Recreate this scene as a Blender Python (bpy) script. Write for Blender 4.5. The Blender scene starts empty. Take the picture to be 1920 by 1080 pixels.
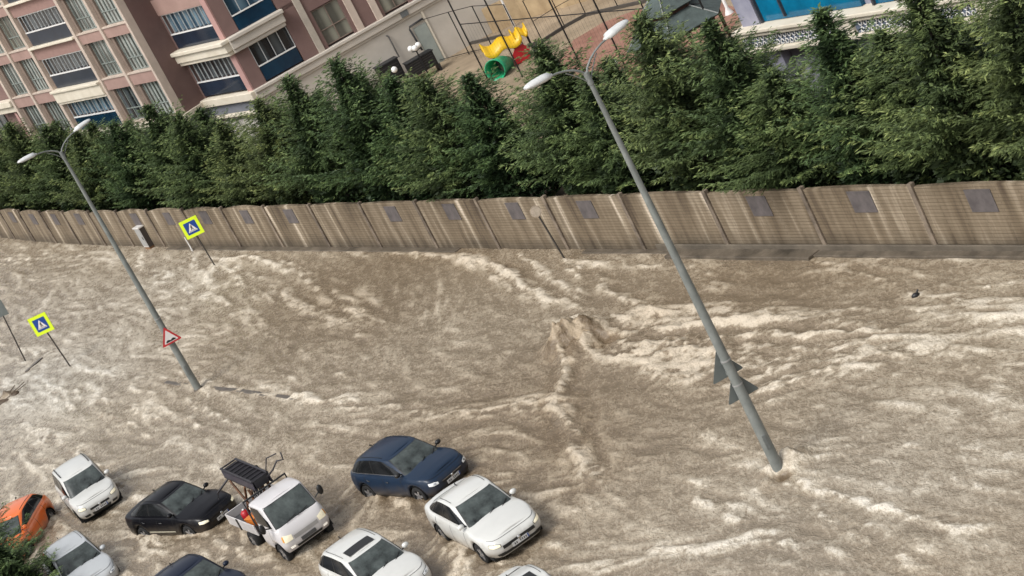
import bpy, bmesh, math, random
import numpy as np
from mathutils import Vector, Matrix
random.seed(7); RNG = np.random.RandomState(11)
R = math.radians
scene = bpy.context.scene
col = scene.collection

# ------------------------------------------------------------------ camera numbers
FPX, VH, ROLL, CAMH = 3850.0, -1175.0, R(27.3), 21.7
PIT = math.atan(-VH / FPX); CP, SP = math.cos(PIT), math.sin(PIT); CR, SR = math.cos(ROLL), math.sin(ROLL)

def at(x, y, z=0.0):
    """photo pixel -> world point on the horizontal plane z"""
    x -= 960; y -= 540
    u = x * CR - y * SR; v = x * SR + y * CR
    d = (u, FPX * CP - v * SP, -FPX * SP - v * CP)
    t = (z - CAMH) / d[2]
    return Vector((d[0] * t, d[1] * t, z))

def proj(P):
    X, Y, Z = P[0], P[1], P[2] - CAMH
    dz = Y * CP - Z * SP; D = -Y * SP - Z * CP
    u = FPX * X / dz; v = FPX * D / dz
    return 960 + u * CR + v * SR, 540 - u * SR + v * CR

def height_at(base, py):
    h = 0.0
    while proj((base.x, base.y, h))[1] > py and h < 30: h += 0.01
    return h

cam_d = bpy.data.cameras.new('camera'); cam = bpy.data.objects.new('camera', cam_d); col.objects.link(cam)
R0 = Vector((1, 0, 0)); U0 = Vector((0, SP, CP)); F = Vector((0, CP, -SP))
cx = R0 * CR - U0 * SR; cy = R0 * SR + U0 * CR; cz = -F
m = Matrix((cx, cy, cz)).transposed().to_4x4(); m.translation = (0, 0, CAMH)
cam.matrix_world = m
cam_d.sensor_width = 36; cam_d.lens = FPX / 1920 * 36; cam_d.clip_end = 3000; cam_d.clip_start = 0.5
scene.camera = cam

# ------------------------------------------------------------------ world and sun
SUN_EL, SUN_AZ = R(52), R(235)      # azimuth clockwise from +Y : light comes from the left, behind the camera
w = bpy.data.worlds.new('World'); scene.world = w; w.use_nodes = True
nt = w.node_tree; nt.nodes.clear()
sky = nt.nodes.new('ShaderNodeTexSky'); sky.sky_type = 'NISHITA'; sky.sun_disc = False
sky.sun_elevation = SUN_EL; sky.sun_rotation = SUN_AZ; sky.air_density = 1.0; sky.dust_density = 4.0; sky.ozone_density = 0.6
hs = nt.nodes.new('ShaderNodeHueSaturation'); hs.inputs['Saturation'].default_value = 0.22; hs.inputs['Value'].default_value = 1.0
bg = nt.nodes.new('ShaderNodeBackground'); bg.inputs['Strength'].default_value = 0.15 * 1.22
wo = nt.nodes.new('ShaderNodeOutputWorld')
nt.links.new(sky.outputs[0], hs.inputs['Color']); nt.links.new(hs.outputs[0], bg.inputs[0]); nt.links.new(bg.outputs[0], wo.inputs[0])
sd = bpy.data.lights.new('sun', 'SUN'); sd.energy = 1.7; sd.angle = R(24); sd.color = (1.0, 0.97, 0.93)
so = bpy.data.objects.new('sun', sd); col.objects.link(so)
sdir = Vector((math.sin(SUN_AZ) * math.cos(SUN_EL), math.cos(SUN_AZ) * math.cos(SUN_EL), math.sin(SUN_EL)))
so.rotation_euler = sdir.to_track_quat('Z', 'Y').to_euler()
scene.view_settings.view_transform = 'Standard'; scene.view_settings.look = 'None'; scene.view_settings.exposure = 0
scene.render.engine = 'CYCLES'
scene.cycles.max_bounces = 6

# ------------------------------------------------------------------ materials
MATS = {}
def mat(name, c, rough=0.6, var=0.12, scale=3.0, bump=0.0, bscale=20.0, metal=0.0, coat=0.0, emit=None, es=0.0, spec=0.5, c2=None):
    if name in MATS: return MATS[name]
    M = bpy.data.materials.new(name); M.use_nodes = True; N = M.node_tree; L = N.links
    b = N.nodes['Principled BSDF']
    tc = N.nodes.new('ShaderNodeTexCoord')
    no = N.nodes.new('ShaderNodeTexNoise'); no.inputs['Scale'].default_value = scale; no.inputs['Detail'].default_value = 6; no.inputs['Roughness'].default_value = 0.65
    L.new(tc.outputs['Object'], no.inputs['Vector'])
    rp = N.nodes.new('ShaderNodeValToRGB'); rp.color_ramp.elements[0].position = 0.3; rp.color_ramp.elements[1].position = 0.72
    lo = tuple(x * (1 - var) for x in c); hi = tuple(min(1, x * (1 + var)) for x in c) if c2 is None else c2
    rp.color_ramp.elements[0].color = (*lo, 1); rp.color_ramp.elements[1].color = (*hi, 1)
    L.new(no.outputs['Fac'], rp.inputs['Fac']); L.new(rp.outputs[0], b.inputs['Base Color'])
    b.inputs['Roughness'].default_value = rough; b.inputs['Metallic'].default_value = metal
    b.inputs['Coat Weight'].default_value = coat; b.inputs['Coat Roughness'].default_value = 0.06
    b.inputs['Specular IOR Level'].default_value = spec
    if emit: b.inputs['Emission Color'].default_value = (*emit, 1); b.inputs['Emission Strength'].default_value = es
    if bump:
        n2 = N.nodes.new('ShaderNodeTexNoise'); n2.inputs['Scale'].default_value = bscale; n2.inputs['Detail'].default_value = 4
        L.new(tc.outputs['Object'], n2.inputs['Vector'])
        bp = N.nodes.new('ShaderNodeBump'); bp.inputs['Strength'].default_value = bump; bp.inputs['Distance'].default_value = 0.05
        L.new(n2.outputs['Fac'], bp.inputs['Height']); L.new(bp.outputs[0], b.inputs['Normal'])
    MATS[name] = M
    return M

# ------------------------------------------------------------------ mesh helpers
class MB:
    """collects shapes and links them as ONE mesh object"""
    def __init__(s): s.v = []; s.f = []; s.smooth = []
    def add(s, vs, fs, smooth=False):
        o = len(s.v); s.v += [tuple(p) for p in vs]; s.f += [tuple(i + o for i in f) for f in fs]; s.smooth += [smooth] * len(fs); return s
    def box(s, x0, x1, y0, y1, z0, z1, M=None):
        vs = [Vector((x, y, z)) for z in (z0, z1) for y in (y0, y1) for x in (x0, x1)]
        if M: vs = [M @ p for p in vs]
        return s.add(vs, [(0, 2, 3, 1), (4, 5, 7, 6), (0, 1, 5, 4), (2, 6, 7, 3), (0, 4, 6, 2), (1, 3, 7, 5)])
    def tube(s, pts, r, n=8, cap=True):
        pts = [Vector(p) for p in pts]; rs = r if isinstance(r, (list, tuple)) else [r] * len(pts)
        vs = []; fs = []
        for i, p in enumerate(pts):
            d = (pts[min(i + 1, len(pts) - 1)] - pts[max(i - 1, 0)]).normalized()
            a = d.cross(Vector((0, 0, 1)) if abs(d.z) < 0.9 else Vector((1, 0, 0))).normalized(); b = d.cross(a)
            for k in range(n):
                t = 2 * math.pi * k / n; vs.append(p + (a * math.cos(t) + b * math.sin(t)) * rs[i])
        for i in range(len(pts) - 1):
            for k in range(n): fs.append((i * n + k, i * n + (k + 1) % n, (i + 1) * n + (k + 1) % n, (i + 1) * n + k))
        s.add(vs, fs, True)
        if cap:
            s.add(vs[:n], [tuple(range(n))]); s.add(vs[-n:], [tuple(range(n))[::-1]])
        return s
    def lathe(s, prof, n=20, M=None, smooth=True):
        vs = []; fs = []
        for (r_, z_) in prof:
            for k in range(n):
                t = 2 * math.pi * k / n; vs.append(Vector((r_ * math.cos(t), r_ * math.sin(t), z_)))
        if M: vs = [M @ p for p in vs]
        for i in range(len(prof) - 1):
            for k in range(n): fs.append((i * n + k, i * n + (k + 1) % n, (i + 1) * n + (k + 1) % n, (i + 1) * n + k))
        return s.add(vs, fs, smooth)
    def ball(s, c, r, sx=1, sy=1, sz=1, n=12, k=8):
        return s.lathe([(max(1e-4, r * math.sin(math.pi * i / k)), r * -math.cos(math.pi * i / k)) for i in range(k + 1)], n,
                       Matrix.Translation(Vector(c)) @ Matrix.Diagonal((sx, sy, sz, 1)))
    def poly(s, pts, thick, M=None):
        """extruded polygon in the local x-z plane, thickness along y"""
        n = len(pts); vs = [Vector((x, -thick / 2, z)) for x, z in pts] + [Vector((x, thick / 2, z)) for x, z in pts]
        if M: vs = [M @ p for p in vs]
        return s.add(vs, [tuple(range(n)), tuple(range(n, 2 * n))[::-1]] + [(i, (i + 1) % n, (i + 1) % n + n, i + n)[::-1] for i in range(n)])
    def build(s, name, material, parent=None, bevel=0.0, fix=True):
        me = bpy.data.meshes.new(name); me.from_pydata(s.v, [], s.f); me.update()
        me.polygons.foreach_set('use_smooth', s.smooth)
        if fix:
            bm = bmesh.new(); bm.from_mesh(me); bmesh.ops.recalc_face_normals(bm, faces=bm.faces); bm.to_mesh(me); bm.free()
        o = bpy.data.objects.new(name, me); col.objects.link(o)
        me.materials.append(material)
        if parent: o.parent = parent
        if bevel:
            b = o.modifiers.new('bevel', 'BEVEL'); b.width = bevel; b.segments = 2; b.limit_method = 'ANGLE'
        return o

def tag(o, label=None, cat=None, group=None, kind=None):
    if label: o['label'] = label
    if cat: o['category'] = cat
    if group: o['group'] = group
    if kind: o['kind'] = kind
    return o
def thing(name, label, cat, loc=(0, 0, 0), rz=0, group=None):
    o = bpy.data.objects.new(name, None); col.objects.link(o); o.location = loc; o.rotation_euler = (0, 0, rz); o.empty_display_size = 0.3
    return tag(o, label, cat, group)
def copy_tree(o, parent=None):
    kids = list(o.children)
    c = o.copy(); col.objects.link(c); c.parent = parent
    for ch in kids: copy_tree(ch, c)
    return c

# ------------------------------------------------------------------ numpy noise
_perm = RNG.permutation(512).astype(np.int64); _perm = np.concatenate([_perm, _perm, _perm])
_g = RNG.rand(512) * 2 * np.pi; _gx, _gy = np.cos(_g), np.sin(_g)
def pn(x, y, seed=0):
    x = x + seed * 17.37; y = y + seed * 9.71
    xi = np.floor(x).astype(np.int64); yi = np.floor(y).astype(np.int64); xf = x - xi; yf = y - yi
    u = xf * xf * xf * (xf * (xf * 6 - 15) + 10); v = yf * yf * yf * (yf * (yf * 6 - 15) + 10)
    def g(ix, iy, dx, dy):
        h = _perm[(_perm[ix % 512] + iy) % 512]; return _gx[h] * dx + _gy[h] * dy
    a = g(xi, yi, xf, yf); b = g(xi + 1, yi, xf - 1, yf); c = g(xi, yi + 1, xf, yf - 1); d = g(xi + 1, yi + 1, xf - 1, yf - 1)
    return (a + (b - a) * u + (c - a) * v + (a - b - c + d) * u * v) * 1.5
def fbm(x, y, seed=0, o=4, gain=0.5):
    s = 0; a = 1; t = 0
    for i in range(o): s = s + a * pn(x * 2 ** i, y * 2 ** i, seed + i); t += a; a *= gain
    return s / t
def ridged(x, y, seed=0, o=4, gain=0.5):
    s = 0; a = 1; t = 0
    for i in range(o): s = s + a * (1 - np.abs(pn(x * 2 ** i, y * 2 ** i, seed + i))) ** 2; t += a; a *= gain
    return s / t
def sstep(a, b, x):
    t = np.clip((x - a) / (b - a), 0, 1); return t * t * (3 - 2 * t)

# ------------------------------------------------------------------ street frame: s runs along the wall to the far left, o runs across towards the buildings
W0 = at(1900, 472); W0.z = 0
DV = Vector((-0.4596, 0.8881, 0)); NV = Vector((0.8881, 0.4596, 0))
def sp(s, o, z=0.0): return W0 + DV * s + NV * o + Vector((0, 0, z))
def to_so(P): q = Vector((P[0], P[1], 0)) - W0; return q.dot(DV), q.dot(NV)
def wall_off(s): return 0.0 if s < 62 else (s - 62) ** 2 * 0.0012

# ---- where each vehicle floats : roof-centre pixel, roof height, local x of the roof centre, heading, length, width
FLOATERS = [(866, 916, 1.47, -.365, 19.5, 4.6, 1.82), (720, 838, 1.47, -.6, 35, 4.3, 1.8), (302, 921, 1.47, -.365, 41, 4.6, 1.82), (133, 873, 1.60, -.6, 17, 4.1, 1.75), (118, 1019, 1.47, -.6, 20, 4.3, 1.8),
            (20, 952, 1.47, -.6, -14, 4.3, 1.8), (657, 1018, 1.47, -.6, 24, 4.3, 1.8), (333, 1062, 1.47, -.365, 33, 4.6, 1.82), (966, 1090, 1.47, -.365, 20, 4.6, 1.82), (512, 922, 1.93, 1.05, 24, 4.2, 1.75)]
# ================================================================== WATER
def build_water():
    ss = [-26.0]
    while ss[-1] < 104:
        ss.append(ss[-1] + 0.062 + 0.085 * max(0, min(1, (ss[-1] + 5) / 80)))
    e = 1.0; pre = []; q = ss[0]
    while q > -150: q -= e; e *= 1.5; pre.append(q)
    post = []; q = ss[-1]; e = 0.5
    while q < 700: q += e; e *= 1.4; post.append(q)
    S = np.array(pre[::-1] + ss + post)
    oo = list(np.arange(-30, 0.31, 0.072)); pre = []; q = oo[0]; e = 0.3
    while q > -120: q -= e; e *= 1.5; pre.append(q)
    O = np.array(pre[::-1] + oo)
    Sg, Og = np.meshgrid(S, O, indexing='ij')
    off = np.where(Sg > 62, (np.clip(Sg, 62, 160) - 62) ** 2 * 0.0012, 0)
    Og = Og + off * (Og > -8) * sstep(-8, 0, Og)
    X = W0.x + DV.x * Sg + NV.x * Og; Y = W0.y + DV.y * Sg + NV.y * Og
    core = sstep(-36, -26, Sg) * (1 - sstep(104, 120, Sg)) * sstep(-36, -30, Og)
    # pixel coordinates of the grid points are used only to hand over the positions measured on the photograph
    foam = np.zeros_like(X); hgt = np.zeros_like(X); tone = np.zeros_like(X)
    # slow warp of the stream
    wx = fbm(Sg / 9, Og / 6, 3, 3); wy = fbm(Sg / 8, Og / 7, 8, 3)
    a = Sg + 2.2 * wx; b = Og + 1.6 * wy
    a2 = a * 0.986 - b * 0.165; b2 = a * 0.165 + b * 0.986
    CALLS = []; LINES = []
    def line(pts, *r): CALLS.append(('line', (pts, *r))); LINES.append((pts, r[0]))
    def blob(*r): CALLS.append(('blob', r))
    def patch(*r): CALLS.append(('patch', r))
    # streaks leaving the wall
    line([(745, 474), (870, 482), (950, 520), (1035, 572)], 0.20, 0.75, 0.10, 0.2, 0.25)
    line([(860, 476), (930, 500), (1010, 545), (1085, 572)], 0.16, 0.6, 0.08, 0.3, 0.2)
    line([(970, 475), (1000, 500), (1060, 540), (1100, 560)], 0.14, 0.5, 0.07)
    line([(1058, 488), (1110, 520), (1175, 562), (1230, 600)], 0.20, 0.7, 0.12, 0.5, 0.3)
    line([(1075, 485), (1150, 495), (1260, 505), (1360, 540)], 0.14, 0.45, 0.06)
    line([(1545, 487), (1600, 510), (1680, 535), (1735, 556), (1850, 570)], 0.13, 0.55, 0.06, 0.4, 0.15)
    line([(1480, 520), (1540, 505), (1580, 500)], 0.1, 0.35, 0.03)
    line([(1640, 490), (1700, 505), (1800, 540)], 0.09, 0.3, 0.03)
    line([(1750, 485), (1830, 500), (1915, 525)], 0.09, 0.3, 0.03)
    line([(1820, 545), (1900, 530)], 0.08, 0.4, 0.02)
    # sign, cabinet wakes on the far side
    line([(358, 462), (355, 488), (372, 508), (400, 520)], 0.13, 0.7, 0.05)
    line([(400, 500), (440, 512), (500, 545), (600, 590), (700, 625)], 0.38, 0.55, 0.10, 0.6, 0.2)
    line([(405, 492), (470, 480), (560, 505), (640, 565), (720, 600)], 0.26, 0.55, 0.08, 0.5, 0.2)
    line([(400, 505), (390, 535), (430, 570), (520, 640)], 0.22, 0.4, 0.05)
    line([(255, 472), (258, 495), (300, 525), (400, 560)], 0.15, 0.5, 0.05)
    line([(266, 475), (280, 500), (330, 520)], 0.10, 0.4, 0.03)
    line([(0, 485), (60, 492)], 0.22, 0.7, 0.04, 0.2)
    line([(80, 478), (170, 482), (230, 495)], 0.14, 0.3, 0.03)
    line([(500, 466), (620, 470), (760, 480)], 0.12, 0.4, 0.05)
    # the boil in mid-street and its plume
    line([(1030, 655), (1045, 625), (1075, 600), (1100, 590), (1120, 600)], .13, .45, .03, 0.1)
    blob(1080, 640, 0.85, 0.10, 0.50, -0.6, .8); blob(1052, 652, 0.55, 0.22, 0.24, -0.3, .8); blob(1112, 628, 0.5, 0.12, 0.30, -0.5, .8); blob(1080, 668, 0.5, .45, .16)  # negative tone paints dark brown shading onto the boil
    blob(1138, 640, 0.40, -0.3, -0.22, -1.0, 0.3)
    line([(1150, 600), (1230, 590), (1330, 580), (1500, 620), (1640, 640)], 0.35, 0.45, 0.12, 0.5)
    line([(1090, 645), (1160, 660), (1260, 690), (1340, 690), (1450, 690)], 0.55, 0.75, 0.10, 0.5)
    line([(1110, 620), (1250, 615), (1400, 650), (1600, 700)], 1.1, 0.30, 0.05, 0.6)
    line([(1170, 668), (1240, 650), (1330, 655), (1400, 640)], 0.3, 0.5, 0.06, 0.3)
    line([(1210, 700), (1290, 712), (1380, 700), (1500, 720)], 0.3, 0.45, 0.06, 0.3)
    line([(1150, 625), (1280, 640), (1420, 640), (1560, 665), (1700, 660)], 0.75, 0.5, 0.12, 0.5)
    line([(1180, 660), (1270, 665), (1340, 668)], 0.35, 0.6, 0.1, 0.2)
    line([(1300, 620), (1400, 605), (1550, 600), (1750, 610), (1900, 600)], 0.7, 0.28, 0.08, 0.3)
    line([(1400, 740), (1560, 690), (1750, 670), (1900, 690)], 0.5, 0.3, 0.06, 0.4)
    # the hydraulic jump running down the street
    line([(1055, 655), (1062, 700), (1050, 760), (1068, 820), (1090, 860), (1108, 898)], 0.28, 0.65, 0.16, 0.1, 0.4)
    line([(1040, 740), (1010, 775), (950, 765)], 0.3, 0.45, 0.08)
    line([(1100, 900), (1060, 915), (1010, 925), (985, 935)], 0.16, 0.45, 0.06)
    line([(1085, 700), (1110, 760), (1100, 820)], 0.25, -0.2, -0.08)
    # kerb line
    line([(560, 742), (700, 765), (830, 775), (940, 768), (1040, 760)], 0.30, 0.5, 0.08, 0.2)
    line([(380, 735), (400, 770), (430, 790), (470, 800)], 0.16, 0.45, 0.05)
    line([(362, 745), (355, 775), (370, 800)], 0.12, 0.35, 0.04)
    line([(135, 690), (190, 700), (300, 715), (380, 722)], 0.2, 0.25, 0.04)
    # lamp base
    blob(1448, 884, 0.30, 0.35, 0.22, -0.1); blob(1495, 862, 0.38, 0.05, 0.32, -0.4); blob(1440, 904, 0.25, 0.4, 0.10)
    blob(1470, 893, 0.22, -0.3, -0.1, -1.3, 0.2)
    line([(1455, 910), (1500, 935), (1560, 975), (1640, 1010), (1720, 1060)], 0.17, 0.75, 0.08, 0.5, 0.25)
    line([(1500, 905), (1580, 935), (1690, 960), (1800, 985), (1850, 990)], 0.13, 0.6, 0.06, 0.3, 0.2)
    line([(1500, 870), (1560, 850), (1700, 842), (1850, 835)], 0.12, 0.3, 0.05)
    line([(1280, 910), (1340, 935), (1420, 980), (1480, 1010)], 0.22, 0.5, 0.06)
    line([(1230, 1035), (1320, 1030), (1420, 1010), (1480, 1030), (1560, 1050)], 0.22, 0.5, 0.07)
    line([(1100, 1060), (1250, 1060), (1400, 1040)], 0.25, 0.35, 0.06)
    line([(1300, 880), (1380, 872), (1440, 885)], 0.15, 0.35, 0.04)
    line([(860, 820), (960, 808), (1010, 830)], 0.2, 0.3, 0.05)
    # left side, silvery and broken
    line([(0, 640), (40, 655), (80, 672)], 0.22, 0.6, 0.05)
    line([(45, 700), (80, 670)], 0.12, -0.5, -0.05)
    for i in range(16):
        x0 = 10 + random.random() * 330; y0 = 690 + random.random() * 230
        line([(x0, y0), (x0 + 45, y0 + 12 + random.random() * 16), (x0 + 95, y0 + 30 + random.random() * 30)], 0.12, 0.20, 0.06, 0.2)
    # round the vehicles
    line([(690, 900), (668, 925), (640, 955), (600, 985), (560, 1040)], 0.18, 0.55, 0.12, 0.3)
    line([(700, 925), (760, 950), (800, 960), (815, 985)], 0.3, 0.35, 0.08, 0.1)
    line([(815, 1000), (850, 1030), (880, 1060), (870, 1080)], 0.3, 0.55, 0.12, 0.2)
    line([(870, 1000), (905, 1040), (935, 1075)], 0.2, 0.5, 0.12, 0.2)
    line([(860, 985), (820, 1030)], 0.2, 0.35, 0.08)
    line([(240, 1010), (300, 1030), (400, 1010), (450, 1040)], 0.3, 0.4, 0.08, 0.1)
    line([(440, 1020), (500, 1060), (560, 1075)], 0.25, 0.35, 0.08)
    line([(200, 900), (230, 880), (300, 885)], 0.2, 0.3, 0.05)
    line([(95, 970), (130, 1000), (160, 1000)], 0.2, 0.3, 0.06)
    line([(940, 1050), (1040, 1030), (1080, 1060)], 0.2, 0.35, 0.06)
    blob(18, 742, 0.55, -0.3, 0.2, -1.4)
    # large patches: sky sheen painted silver grey low on the left, browner on the right
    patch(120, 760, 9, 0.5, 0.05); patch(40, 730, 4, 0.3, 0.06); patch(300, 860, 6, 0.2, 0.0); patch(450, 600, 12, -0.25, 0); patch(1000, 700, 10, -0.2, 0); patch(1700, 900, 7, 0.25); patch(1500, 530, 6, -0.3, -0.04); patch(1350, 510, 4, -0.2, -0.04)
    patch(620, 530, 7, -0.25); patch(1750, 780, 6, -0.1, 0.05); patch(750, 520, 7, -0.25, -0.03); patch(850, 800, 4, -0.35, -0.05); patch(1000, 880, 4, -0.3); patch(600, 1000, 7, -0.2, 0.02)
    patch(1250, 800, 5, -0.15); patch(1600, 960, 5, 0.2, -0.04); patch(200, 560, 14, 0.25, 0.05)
    LG = 0.072; s0_, o0_ = -26.5, -31.0; ns_, no_ = int(131 / LG), int(31.6 / LG)
    # coarse direction field : mean current, meanders, and the current turned along every surge line
    CG = 4; cs, co_ = np.meshgrid(s0_ + LG * CG * np.arange(ns_ // CG + 2), o0_ + LG * CG * np.arange(no_ // CG + 2), indexing='ij')
    vs_ = -1.0 + 0.45 * fbm(cs / 5, co_ / 3, 201, 3); vo_ = -0.12 + 0.75 * fbm(cs / 4.5, co_ / 2.6, 205, 3) + 0.35 * fbm(cs / 1.4, co_ / 0.9, 209, 2)
    near_wall = sstep(-9, -1, co_); vo_ = vo_ - 0.42 * near_wall * sstep(0, 12, cs) * (1 - sstep(46, 60, cs))
    for pts_, wd_ in LINES:
        P_ = [to_so(at(*q)) for q in pts_]
        for (ax, ay), (bx, by) in zip(P_, P_[1:]):
            ex, ey = bx - ax, by - ay; l2 = ex * ex + ey * ey + 1e-9; t_ = np.clip(((cs - ax) * ex + (co_ - ay) * ey) / l2, 0, 1)
            k_ = 0.95 * np.exp(-((cs - ax - t_ * ex) ** 2 + (co_ - ay - t_ * ey) ** 2) / (wd_ * 2.0 + .35) ** 2); l_ = math.sqrt(l2)
            vs_ = vs_ * (1 - k_) + k_ * ex / l_; vo_ = vo_ * (1 - k_) + k_ * ey / l_
    for f_ in FLOATERS:                      # current parts round each vehicle
        q = to_so(at(f_[0], f_[1], 1.2)); d_ = np.hypot(cs - q[0], co_ - q[1]) + 1e-6; k_ = 0.9 * np.exp(-(d_ / 2.6) ** 2)
        vo_ = vo_ + k_ * (co_ - q[1]) / d_; vs_ = vs_ + k_ * 0.4
    nrm_ = np.hypot(vs_, vo_) + 1e-6; vs_ /= nrm_; vo_ /= nrm_
    VS = np.repeat(np.repeat(vs_, CG, 0), CG, 1)[:ns_, :no_].astype(np.float32); VO = np.repeat(np.repeat(vo_, CG, 0), CG, 1)[:ns_, :no_].astype(np.float32)
    def lic(src, steps, h):
        I, J = np.meshgrid(np.arange(ns_, dtype=np.float32), np.arange(no_, dtype=np.float32), indexing='ij'); acc = src.copy(); wsum = 1.0
        for sg in (-1, 1):
            i, j = I.copy(), J.copy()
            for k in range(steps):
                ii = np.clip(i, 0, ns_ - 1).astype(np.int32); jj = np.clip(j, 0, no_ - 1).astype(np.int32)
                i += sg * h * VS[ii, jj]; j += sg * h * VO[ii, jj]
                ii = np.clip(i, 0, ns_ - 1).astype(np.int32); jj = np.clip(j, 0, no_ - 1).astype(np.int32)
                w_ = 1 - k / steps; acc += w_ * src[ii, jj]; wsum += w_
        acc /= wsum; acc -= acc.mean(); acc /= acc.std(); return acc
    def box3(q):
        q = (np.roll(q, 1, 0) + 2 * q + np.roll(q, -1, 0)) / 4; return (np.roll(q, 1, 1) + 2 * q + np.roll(q, -1, 1)) / 4
    rnd = RNG.rand(ns_, no_).astype(np.float32) ** 5
    L1 = box3(lic(box3(rnd), 9, 1.0))
    r4 = np.repeat(np.repeat(RNG.rand(ns_ // 3 + 1, no_ // 3 + 1) ** 4, 3, 0), 3, 1)[:ns_, :no_].astype(np.float32)
    L2 = box3(lic(box3(box3(r4)), 22, 1.6))
    def smp(A_):
        i = np.clip((Sg - s0_) / LG, 0, ns_ - 1.001); j = np.clip((Og - off * (Og > -8) * 0 - o0_) / LG, 0, no_ - 1.001); ii = i.astype(int); jj = j.astype(int); fi = i - ii; fj = j - jj
        ii2 = np.minimum(ii + 1, ns_ - 1); jj2 = np.minimum(jj + 1, no_ - 1)
        return A_[ii, jj] * (1 - fi) * (1 - fj) + A_[ii2, jj] * fi * (1 - fj) + A_[ii, jj2] * (1 - fi) * fj + A_[ii2, jj2] * fi * fj
    l1 = smp(L1); l2 = smp(L2)
    big = fbm(Sg / 16, Og / 7, 51, 3); mid_ = fbm(Sg / 5, Og / 2.2, 55, 3)
    fine = fbm(Sg / 0.34, Og / 0.26, 71, 3, 0.65); swell = fbm(a2 / 2.6, b2 / 1.0, 61, 3, 0.5)
    act = np.clip(0.75 + 0.6 * mid_ + 0.4 * big, 0.3, 1.3)          # lively and quiet areas
    foam += 0.24 + 0.075 * l1 * act + 0.034 * l2 * (0.5 + act * 0.7) + 0.07 * np.clip(l2 - 1.3, 0, 2) * act + 0.05 * fine
    hgt += 0.013 * l1 * act + 0.013 * l2 + 0.016 * fine * act + 0.042 * swell + 0.02 * big
    tone += 0.2 * big
    brk = 2.2 * (ridged(Sg / 1.0, Og / 0.5, 81, 4, 0.65) - 0.68)      # breaks the foam lines up into filaments
    brk = 0.55 * brk + 0.35 * l2 + 0.15 * l1
    brk2 = fbm(Sg / 0.25, Og / 0.22, 85, 2, 0.6) + 0.2 * l1
    turb = fbm(Sg / 0.55, Og / 0.5, 87, 3, 0.55)
    jx = fbm(Sg / 1.3, Og / 1.3, 91, 3) * 0.55; jy = fbm(Sg / 1.3, Og / 1.3, 95, 3) * 0.55
    XJ = X + jx; YJ = Y + jy
    def seg_d(pts):
        P = [at(px, py) for px, py in pts]; d = np.full_like(X, 1e9); tt = np.zeros_like(X); tot = len(P) - 1
        for i in range(tot):
            ax, ay = P[i].x, P[i].y; bx, by = P[i + 1].x - ax, P[i + 1].y - ay; l2 = bx * bx + by * by + 1e-9
            t = np.clip(((XJ - ax) * bx + (YJ - ay) * by) / l2, 0, 1)
            dd = (XJ - ax - t * bx) ** 2 + (YJ - ay - t * by) ** 2
            k = dd < d; d = np.where(k, dd, d); tt = np.where(k, (i + t) / tot, tt)
        return np.sqrt(d), tt
    def line(pts, wd, st, h=0.05, taper=0.5, trough=0.0):
        nonlocal foam, hgt, tone
        d, t = seg_d(pts); wv = wd * 0.78 * (1 + 0.8 * t)
        k = np.exp(-(d / wv) ** 2) * (1 - taper * t)
        foam = foam + .8 * st * k * np.clip(0.5 + 1.7 * brk + 1.3 * brk2, 0, 2.0)
        hgt = hgt + h * k * (0.8 + 0.5 * brk + .7 * turb)
        if trough:
            k2 = np.exp(-(d / (wv * 2.6)) ** 2) - k; tone = tone - trough * k2
    def blob(px, py, rx, st, h, tn=0.0, rough=1.0):
        nonlocal foam, hgt, tone
        P = at(px, py); d = np.sqrt((X + .35 * jx - P.x) ** 2 + (Y + .35 * jy - P.y) ** 2)
        k = np.exp(-(d / rx) ** 2)
        foam = foam + st * k * np.clip(0.7 + 1.2 * brk + brk2, 0, 1.8); hgt = hgt + h * k * (1 + rough * (0.8 * turb + 0.55 * brk2)); tone = tone + tn * k
    def patch(px, py, rx, tn, fm=0.0):
        nonlocal tone, foam
        P = at(px, py); k = np.exp(-((X - P.x) ** 2 + (Y - P.y) ** 2) / rx ** 2); tone = tone + tn * k; foam = foam + fm * k
    def carwake():
        nonlocal foam, hgt, tone
        for (px, py, zh, xr_, hd_, L_, W_) in FLOATERS:
            P = at(px, py, zh - .26); h = R(hd_); fx, fy = math.sin(h), -math.cos(h); cx_, cy_ = P.x - fx * xr_, P.y - fy * xr_
            if zh > 1.9: cx_ -= fx * 1.1; cy_ -= fy * 1.1
            dx, dy = X - cx_, Y - cy_; lx = dx * fx + dy * fy; ly = -dx * fy + dy * fx
            qx = np.abs(lx) - L_ / 2 + .25; qy = np.abs(ly) - W_ / 2 + .22
            d = np.hypot(np.maximum(qx, 0), np.maximum(qy, 0)) + np.minimum(np.maximum(qx, qy), 0)
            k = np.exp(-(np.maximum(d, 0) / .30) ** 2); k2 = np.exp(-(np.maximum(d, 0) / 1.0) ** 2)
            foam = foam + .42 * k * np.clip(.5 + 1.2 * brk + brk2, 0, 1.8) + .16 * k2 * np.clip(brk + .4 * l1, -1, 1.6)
            hgt = hgt + .05 * k * (1 + brk) + .05 * k2 * turb; tone = tone - .35 * k - .15 * k2  # lowered tone paints a soft shadow round each hull
    for fn_, args_ in CALLS: {'line': line, 'blob': blob, 'patch': patch}[fn_](*args_)
    carwake()
    # settle at the wall foot
    edge = sstep(-1.2, 0.0, Og - off)
    hgt = hgt * (1 - 0.7 * edge); hgt = hgt * core
    foam = np.where(foam > .42, .42 + (foam - .42) * .42, foam); foam = np.clip(foam, 0, 0.66); tone = np.clip(tone, -1.3, 1.3)
    ni, nj = X.shape
    co = np.stack([X, Y, hgt], -1).reshape(-1, 3).astype(np.float32)
    idx = np.arange(ni * nj).reshape(ni, nj)
    q = np.stack([idx[:-1, :-1], idx[1:, :-1], idx[1:, 1:], idx[:-1, 1:]], -1).reshape(-1, 4)
    q = q[:, ::-1]
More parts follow.
